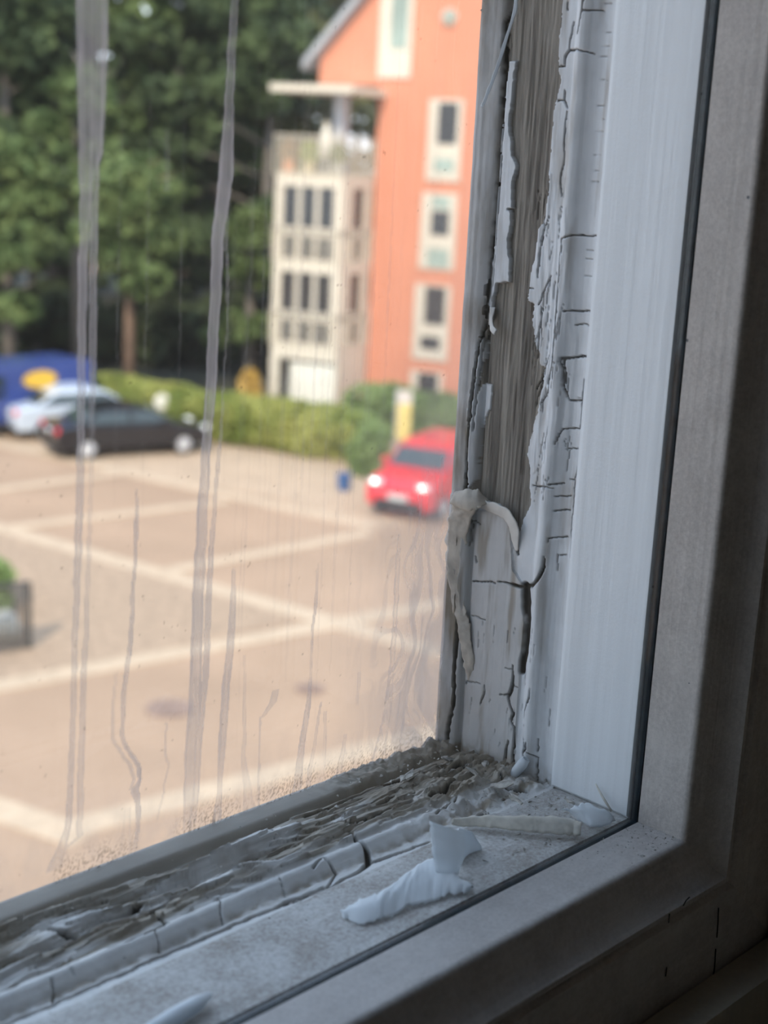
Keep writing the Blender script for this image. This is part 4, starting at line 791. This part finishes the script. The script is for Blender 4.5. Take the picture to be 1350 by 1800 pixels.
# ---------------------------------------------------------------- vehicles
M_tyre = mat('black_tyre', (0.02, 0.02, 0.02), .9); M_rim = mat('alloy_rim', (0.62, 0.62, 0.63), .3, metal=.6, var=.02); M_cglass = mat('car_window_glass', (0.03, 0.045, 0.045), .06, spec=.9, var=.05); M_red = mat('red_lamp', (0.75, 0.03, 0.03), .25, var=.05); M_plate = mat('number_plate', (0.6, 0.6, 0.58), .4, var=.02); M_lamp = mat('headlamp_glass', (0.9, 0.9, 0.86), .12, var=.02, spec=1.0); M_trim = mat('black_plastic_trim', (0.02, 0.02, 0.022), .6)
def car(front, rear, L_, W_, H_, colr, lab, style='saloon', name='car', side=1, back_plate=True):
    """front, rear: ground points under the middle of the near flank; side=+1 when the body lies to the left of travel"""
    a, b_ = gp(*rear), gp(*front); d = (b_-a).normalized(); s = Vector((-d.y, d.x, 0))*side; c = (a+b_)/2+s*W_/2
    e = empty(name, (c.x, c.y, GZ), math.atan2(d.y, d.x)); tag(e, lab, 'van' if name == 'van' else 'car')
    paint_ = mat(name+'_paint_'+str(int(front[0])), colr, .18, var=.02, spec=.7); h = H_
    if style == 'saloon':
        low_ = [(-.50, .40), (-.50, .50), (-.485, .66), (-.36, .70), (-.20, .68), (.20, .66), (.30, .63), (.44, .56), (.49, .46), (.50, .36), (.49, .2), (-.49, .2)]; top = [(-.37, .69), (-.24, .93), (-.12, 1.0), (.02, .99), (.12, .93), (.27, .645)]
    elif style == 'hatch':
        low_ = [(-.49, .36), (-.495, .62), (-.47, .66), (.26, .64), (.42, .58), (.49, .48), (.50, .34), (.49, .18), (-.48, .18)]; top = [(-.485, .65), (-.42, .93), (-.36, 1.0), (.02, .99), (.12, .93), (.28, .64)]
    else:
        low_ = [(-.50, .2), (-.50, .50), (-.50, .52), (.36, .52), (.46, .46), (.50, .38), (.50, .2)]; top = [(-.50, .51), (-.495, .97), (-.48, 1.0), (.22, 1.0), (.27, .96), (.38, .51)]
    def loft(poly, ins, zb=0):
        n_ = len(poly); vs = []; sec = [(-1, ins), (-.86, 0), (.86, 0), (1, ins)]
        for sy, i_ in sec:
            for x, z_ in poly:
                k_ = 1-i_; cz0 = poly_c[1]; vs.append((x*L_*(.985 if i_ else 1), sy*W_/2*(1-.0), (cz0+(z_-cz0)*(1-i_*.35))*h))
        fs = [tuple(range(n_)), tuple(range(3*n_, 4*n_))]
        for q in range(3): fs += [(q*n_+i, q*n_+(i+1) % n_, (q+1)*n_+(i+1) % n_, (q+1)*n_+i) for i in range(n_)]
        return vs, fs
    poly_c = (0, .42); vs, fs = loft(low_, .25); mb = MB(); mb.add(vs, fs)
    # cabin: tapers inwards towards the roof
    zb, zt_ = top[0][1], 1.0; n_ = len(top); vs = []
    for sy in (-1, 1):
        for x, z_ in top: t = (z_-zb)/(zt_-zb); vs.append((x*L_, sy*W_/2*(.95-.16*t if style != 'van' else .97-.05*t), z_*h))
    mb.add(vs, [tuple(range(n_)), tuple(range(n_, 2*n_))]+[(i, (i+1) % n_, (i+1) % n_+n_, i+n_) for i in range(n_)])
    mb.build('body', paint_, e, False, bevel=.03)
    # glazing slightly proud of the cabin sides
    if style != 'van':
        gl = MB(); tt = [(top[0][0]+.035, zb+.02), (top[1][0]+.02, .90), (top[-2][0]-.015, .90), (top[-1][0]-.045, zb+.02)]
        for sy in (-1, 1):
            P = []
            for off in (.0, .02):
                for x, z_ in tt: t = (z_-zb)/(zt_-zb); P.append((x*L_, sy*(W_/2*(.95-.16*t)+off), z_*h))
            MB().add(P, [(0, 1, 2, 3), (4, 5, 6, 7)]+[(i, (i+1) % 4, (i+1) % 4+4, i+4) for i in range(4)]).build('side_window', M_cglass, e)
        [MB().box(L_*(-.03)-.03, L_*(-.03)+.03, min(sy*W_/2*.86, sy*W_/2*.95), max(sy*W_/2*.86, sy*W_/2*.95), zb*h, .90*h).build('door_pillar', M_trim, e) for sy in (-1, 1)]
        for nm, i0, i1, sg in (('rear_window', 0, 1, -1), ('windscreen', -1, -2, 1)):
            (xa, za_), (xb, zb_) = top[i0], top[i1]; P = []
            for off in (0, .02):
                for t, sy in ((.12, -1), (.12, 1), (.9, 1), (.9, -1)): P.append(((xa+(xb-xa)*t)*L_+sg*off, sy*W_/2*(.86-.12*t), (za_+(zb_-za_)*t)*h+off))
            MB().add(P, [(0, 1, 2, 3), (4, 5, 6, 7)]+[(i, (i+1) % 4, (i+1) % 4+4, i+4) for i in range(4)]).build(nm, M_cglass, e)
    else:
        [MB().box(.12*L_, .27*L_, sy*(W_/2*.955)-.02, sy*(W_/2*.955)+.02, .58*h, .88*h).build('side_window', M_cglass, e) for sy in (-1, 1)]
        g = MB(); P = [(.375*L_, -.8*W_/2, .54*h), (.375*L_, .8*W_/2, .54*h), (.285*L_, .8*W_/2, .92*h), (.285*L_, -.8*W_/2, .92*h)]; g.add(P+[(x+.05, y_, z_+.02) for x, y_, z_ in P], [(0, 1, 2, 3), (4, 5, 6, 7), (0, 1, 5, 4), (1, 2, 6, 5), (2, 3, 7, 6), (3, 0, 4, 7)]).build('windscreen', M_cglass, e)
    R_ = .32 if name != 'van' else .35
    for fx in (-.31, .32):
        for sy in (-1, 1):
            w = MB(); y_ = sy*W_/2; w.tube([(fx*L_, y_-sy*.18, R_), (fx*L_, y_+sy*.015, R_)], R_, 24); wo = w.build('wheel', M_tyre, e, False, bevel=.02)
            w = MB(); w.tube([(fx*L_, y_+sy*.01, R_), (fx*L_, y_+sy*.03, R_)], R_*.66, 20)
            for q in range(5):
                t = q*2*math.pi/5; w.tube([(fx*L_, y_+sy*.035, R_), (fx*L_+math.cos(t)*R_*.62, y_+sy*.03, R_+math.sin(t)*R_*.62)], .03, 6)
            w.build('hubcap', M_rim, wo)
    hl = .53 if style != 'van' else .42
    for sy in (-1, 1):
        w = MB(); w.box(L_*.465, L_*.502, sy*W_*.36-.16, sy*W_*.36+.16, (hl-.05)*h, (hl+.03)*h); w.build('headlamp', M_lamp, e, bevel=.03)
        w = MB(); w.box(-L_*.502, -L_*.475, sy*W_*.40-.13, sy*W_*.40+.10, .52*h, .64*h); w.build('tail_lamp', M_red, e, bevel=.03)
    w = MB(); w.box(-L_*.505, -L_*.49, -.26, .26, .50*h, .58*h); w.build('number_plate', M_plate, e); w = MB(); w.box(L_*.49, L_*.508, -.26, .26, .30*h, .38*h); w.build('number_plate', M_plate, e)
    MB().box(L_*.485, L_*.506, -.62, .62, .17*h, .29*h).build('grille', M_trim, e); MB().box(-L_*.505, -L_*.49, -.7, .7, .19*h, .27*h).build('rear_bumper', M_trim, e)
    [MB().box(L_*.17, L_*.21, sy*(W_/2+.08)-.08, sy*(W_/2+.08)+.06, .66*h, .74*h).build('door_mirror', paint_, e) for sy in (-1, 1)]
    return e
car((345, 798), (128, 811), 4.5, 1.78, 1.42, (0.008, 0.008, 0.011), 'black saloon car with pale alloy wheels parked beside the hedge', side=1)
car((258, 763), (58, 777), 4.6, 1.78, 1.48, (0.55, 0.60, 0.66), 'silver saloon car parked just behind the black car', side=1)
v = car((-70, 782), (146, 752), 5.4, 2.0, 2.1, (0.035, 0.06, 0.22), 'dark blue panel van with a yellow oval emblem at the left edge', style='van', name='van', side=-1)
w = MB(); n_ = 20
for sy in (-1,):
    pass
w.add([(-.6+.62*math.cos(2*math.pi*i/n_), 1.0, 1.66+.26*math.sin(2*math.pi*i/n_)) for i in range(n_)]+[(-.6+.62*math.cos(2*math.pi*i/n_), 1.02, 1.66+.26*math.sin(2*math.pi*i/n_)) for i in range(n_)], [tuple(range(n_)), tuple(range(n_, 2*n_))]+[(i, (i+1) % n_, (i+1) % n_+n_, i+n_) for i in range(n_)])
w.build('yellow_emblem', mat('yellow_vinyl', (0.85, 0.50, 0.05), .5), v)['label'] = 'yellow oval emblem'
rc = car((752, 927), (870, 869), 4.1, 1.78, 1.72, (0.72, 0.022, 0.035), 'bright red hatchback facing the window at the end of the hedge', style='hatch', side=-1)

# ---------------------------------------------------------------- small things outside
def post_thing(name, lab, cat, px, py, parts):
    c = gp(px, py); e = empty(name, (c.x, c.y, GZ), -YAW); tag(e, lab, cat)
    for nm, mb, m_ in parts: mb.build(nm, m_, e)
    return e
post_thing('road_sign', 'small round white road sign on a post at the hedge beside the black car', 'sign', 285, 765, [('post', MB().tube([(0, 0, 0), (0, 0, 1.2)], .04, 8), M_greyp), ('sign_plate', MB().tube([(0, -.05, 1.05), (0, -.09, 1.05)], .24, 20), M_white)])
M_blue = mat('blue_plastic', (0.03, 0.10, 0.26), .5)
post_thing('waste_bin', 'small blue bin standing at the end of the hedge left of the red car', 'bin', 604, 862, [('bin_body', MB().tube([(0, 0, 0), (0, 0, .40)], [.15, .19], 12), M_blue), ('lid', MB().tube([(0, 0, .40), (0, 0, .45)], .20, 12), M_blue)])
post_thing('banner', 'tall narrow yellow banner standing in the shrubs above the red car', 'banner', 706, 800, [('pole', MB().tube([(-.22, 0, 0), (-.22, 0, 2.0)], .03, 8), M_greyp), ('cloth', MB().box(-.2, .22, -.01, .01, .45, 1.55), mat('yellow_cloth', (0.85, 0.66, 0.22), .8)), ('pale_top', MB().box(-.2, .22, -.01, .01, 1.551, 1.95), mat('pale_cloth', (0.75, 0.66, 0.58), .8))])
M_dark = mat('dark_painted_steel', (0.07, 0.065, 0.06), .5)
c = gp(52, 1140); c0 = gp(-50, 1156); e = empty('metal_railing', (c.x, c.y, GZ)); tag(e, 'dark metal railing with upright bars at the left edge of the cobbles', 'railing'); d = c0-c
mb = MB()
mb.tube([(0, 0, 1.2), (d.x, d.y, 1.2)], .03, 6); mb.tube([(0, 0, .12), (d.x, d.y, .12)], .02, 6); mb.build('rail', M_dark, e)
for i in range(16): t = i/15; MB().tube([(d.x*t, d.y*t, 0), (d.x*t, d.y*t, 1.21)], .05 if i == 0 else .02, 6).build('bar', M_dark, e)
bk = gp(8, 1120); mb = MB(); mb.tube([(0, 0, 0), (0, 0, .18), (0, 0, .42), (0, 0, .5)], [.22, .28, .2, .06], 12); o = mb.build('white_sack', M_white, None, True); o.location = (bk.x, bk.y, GZ); tag(o, 'pale sack standing behind the dark railing at the left edge', 'sack')

# glowing discs added for the sun glints on the red car's headlamps
M_glint, nt, p = newmat('glint_glow'); p.inputs['Emission Color'].default_value = (1.0, 0.93, 0.82, 1); p.inputs['Emission Strength'].default_value = 6.0
for sy in (-1, 1): MB().tube([(4.1*.502, sy*1.78*.36, .53*1.72), (4.1*.512, sy*1.78*.36, .53*1.72)], .05, 14).build('headlamp_glint', M_glint, rc)
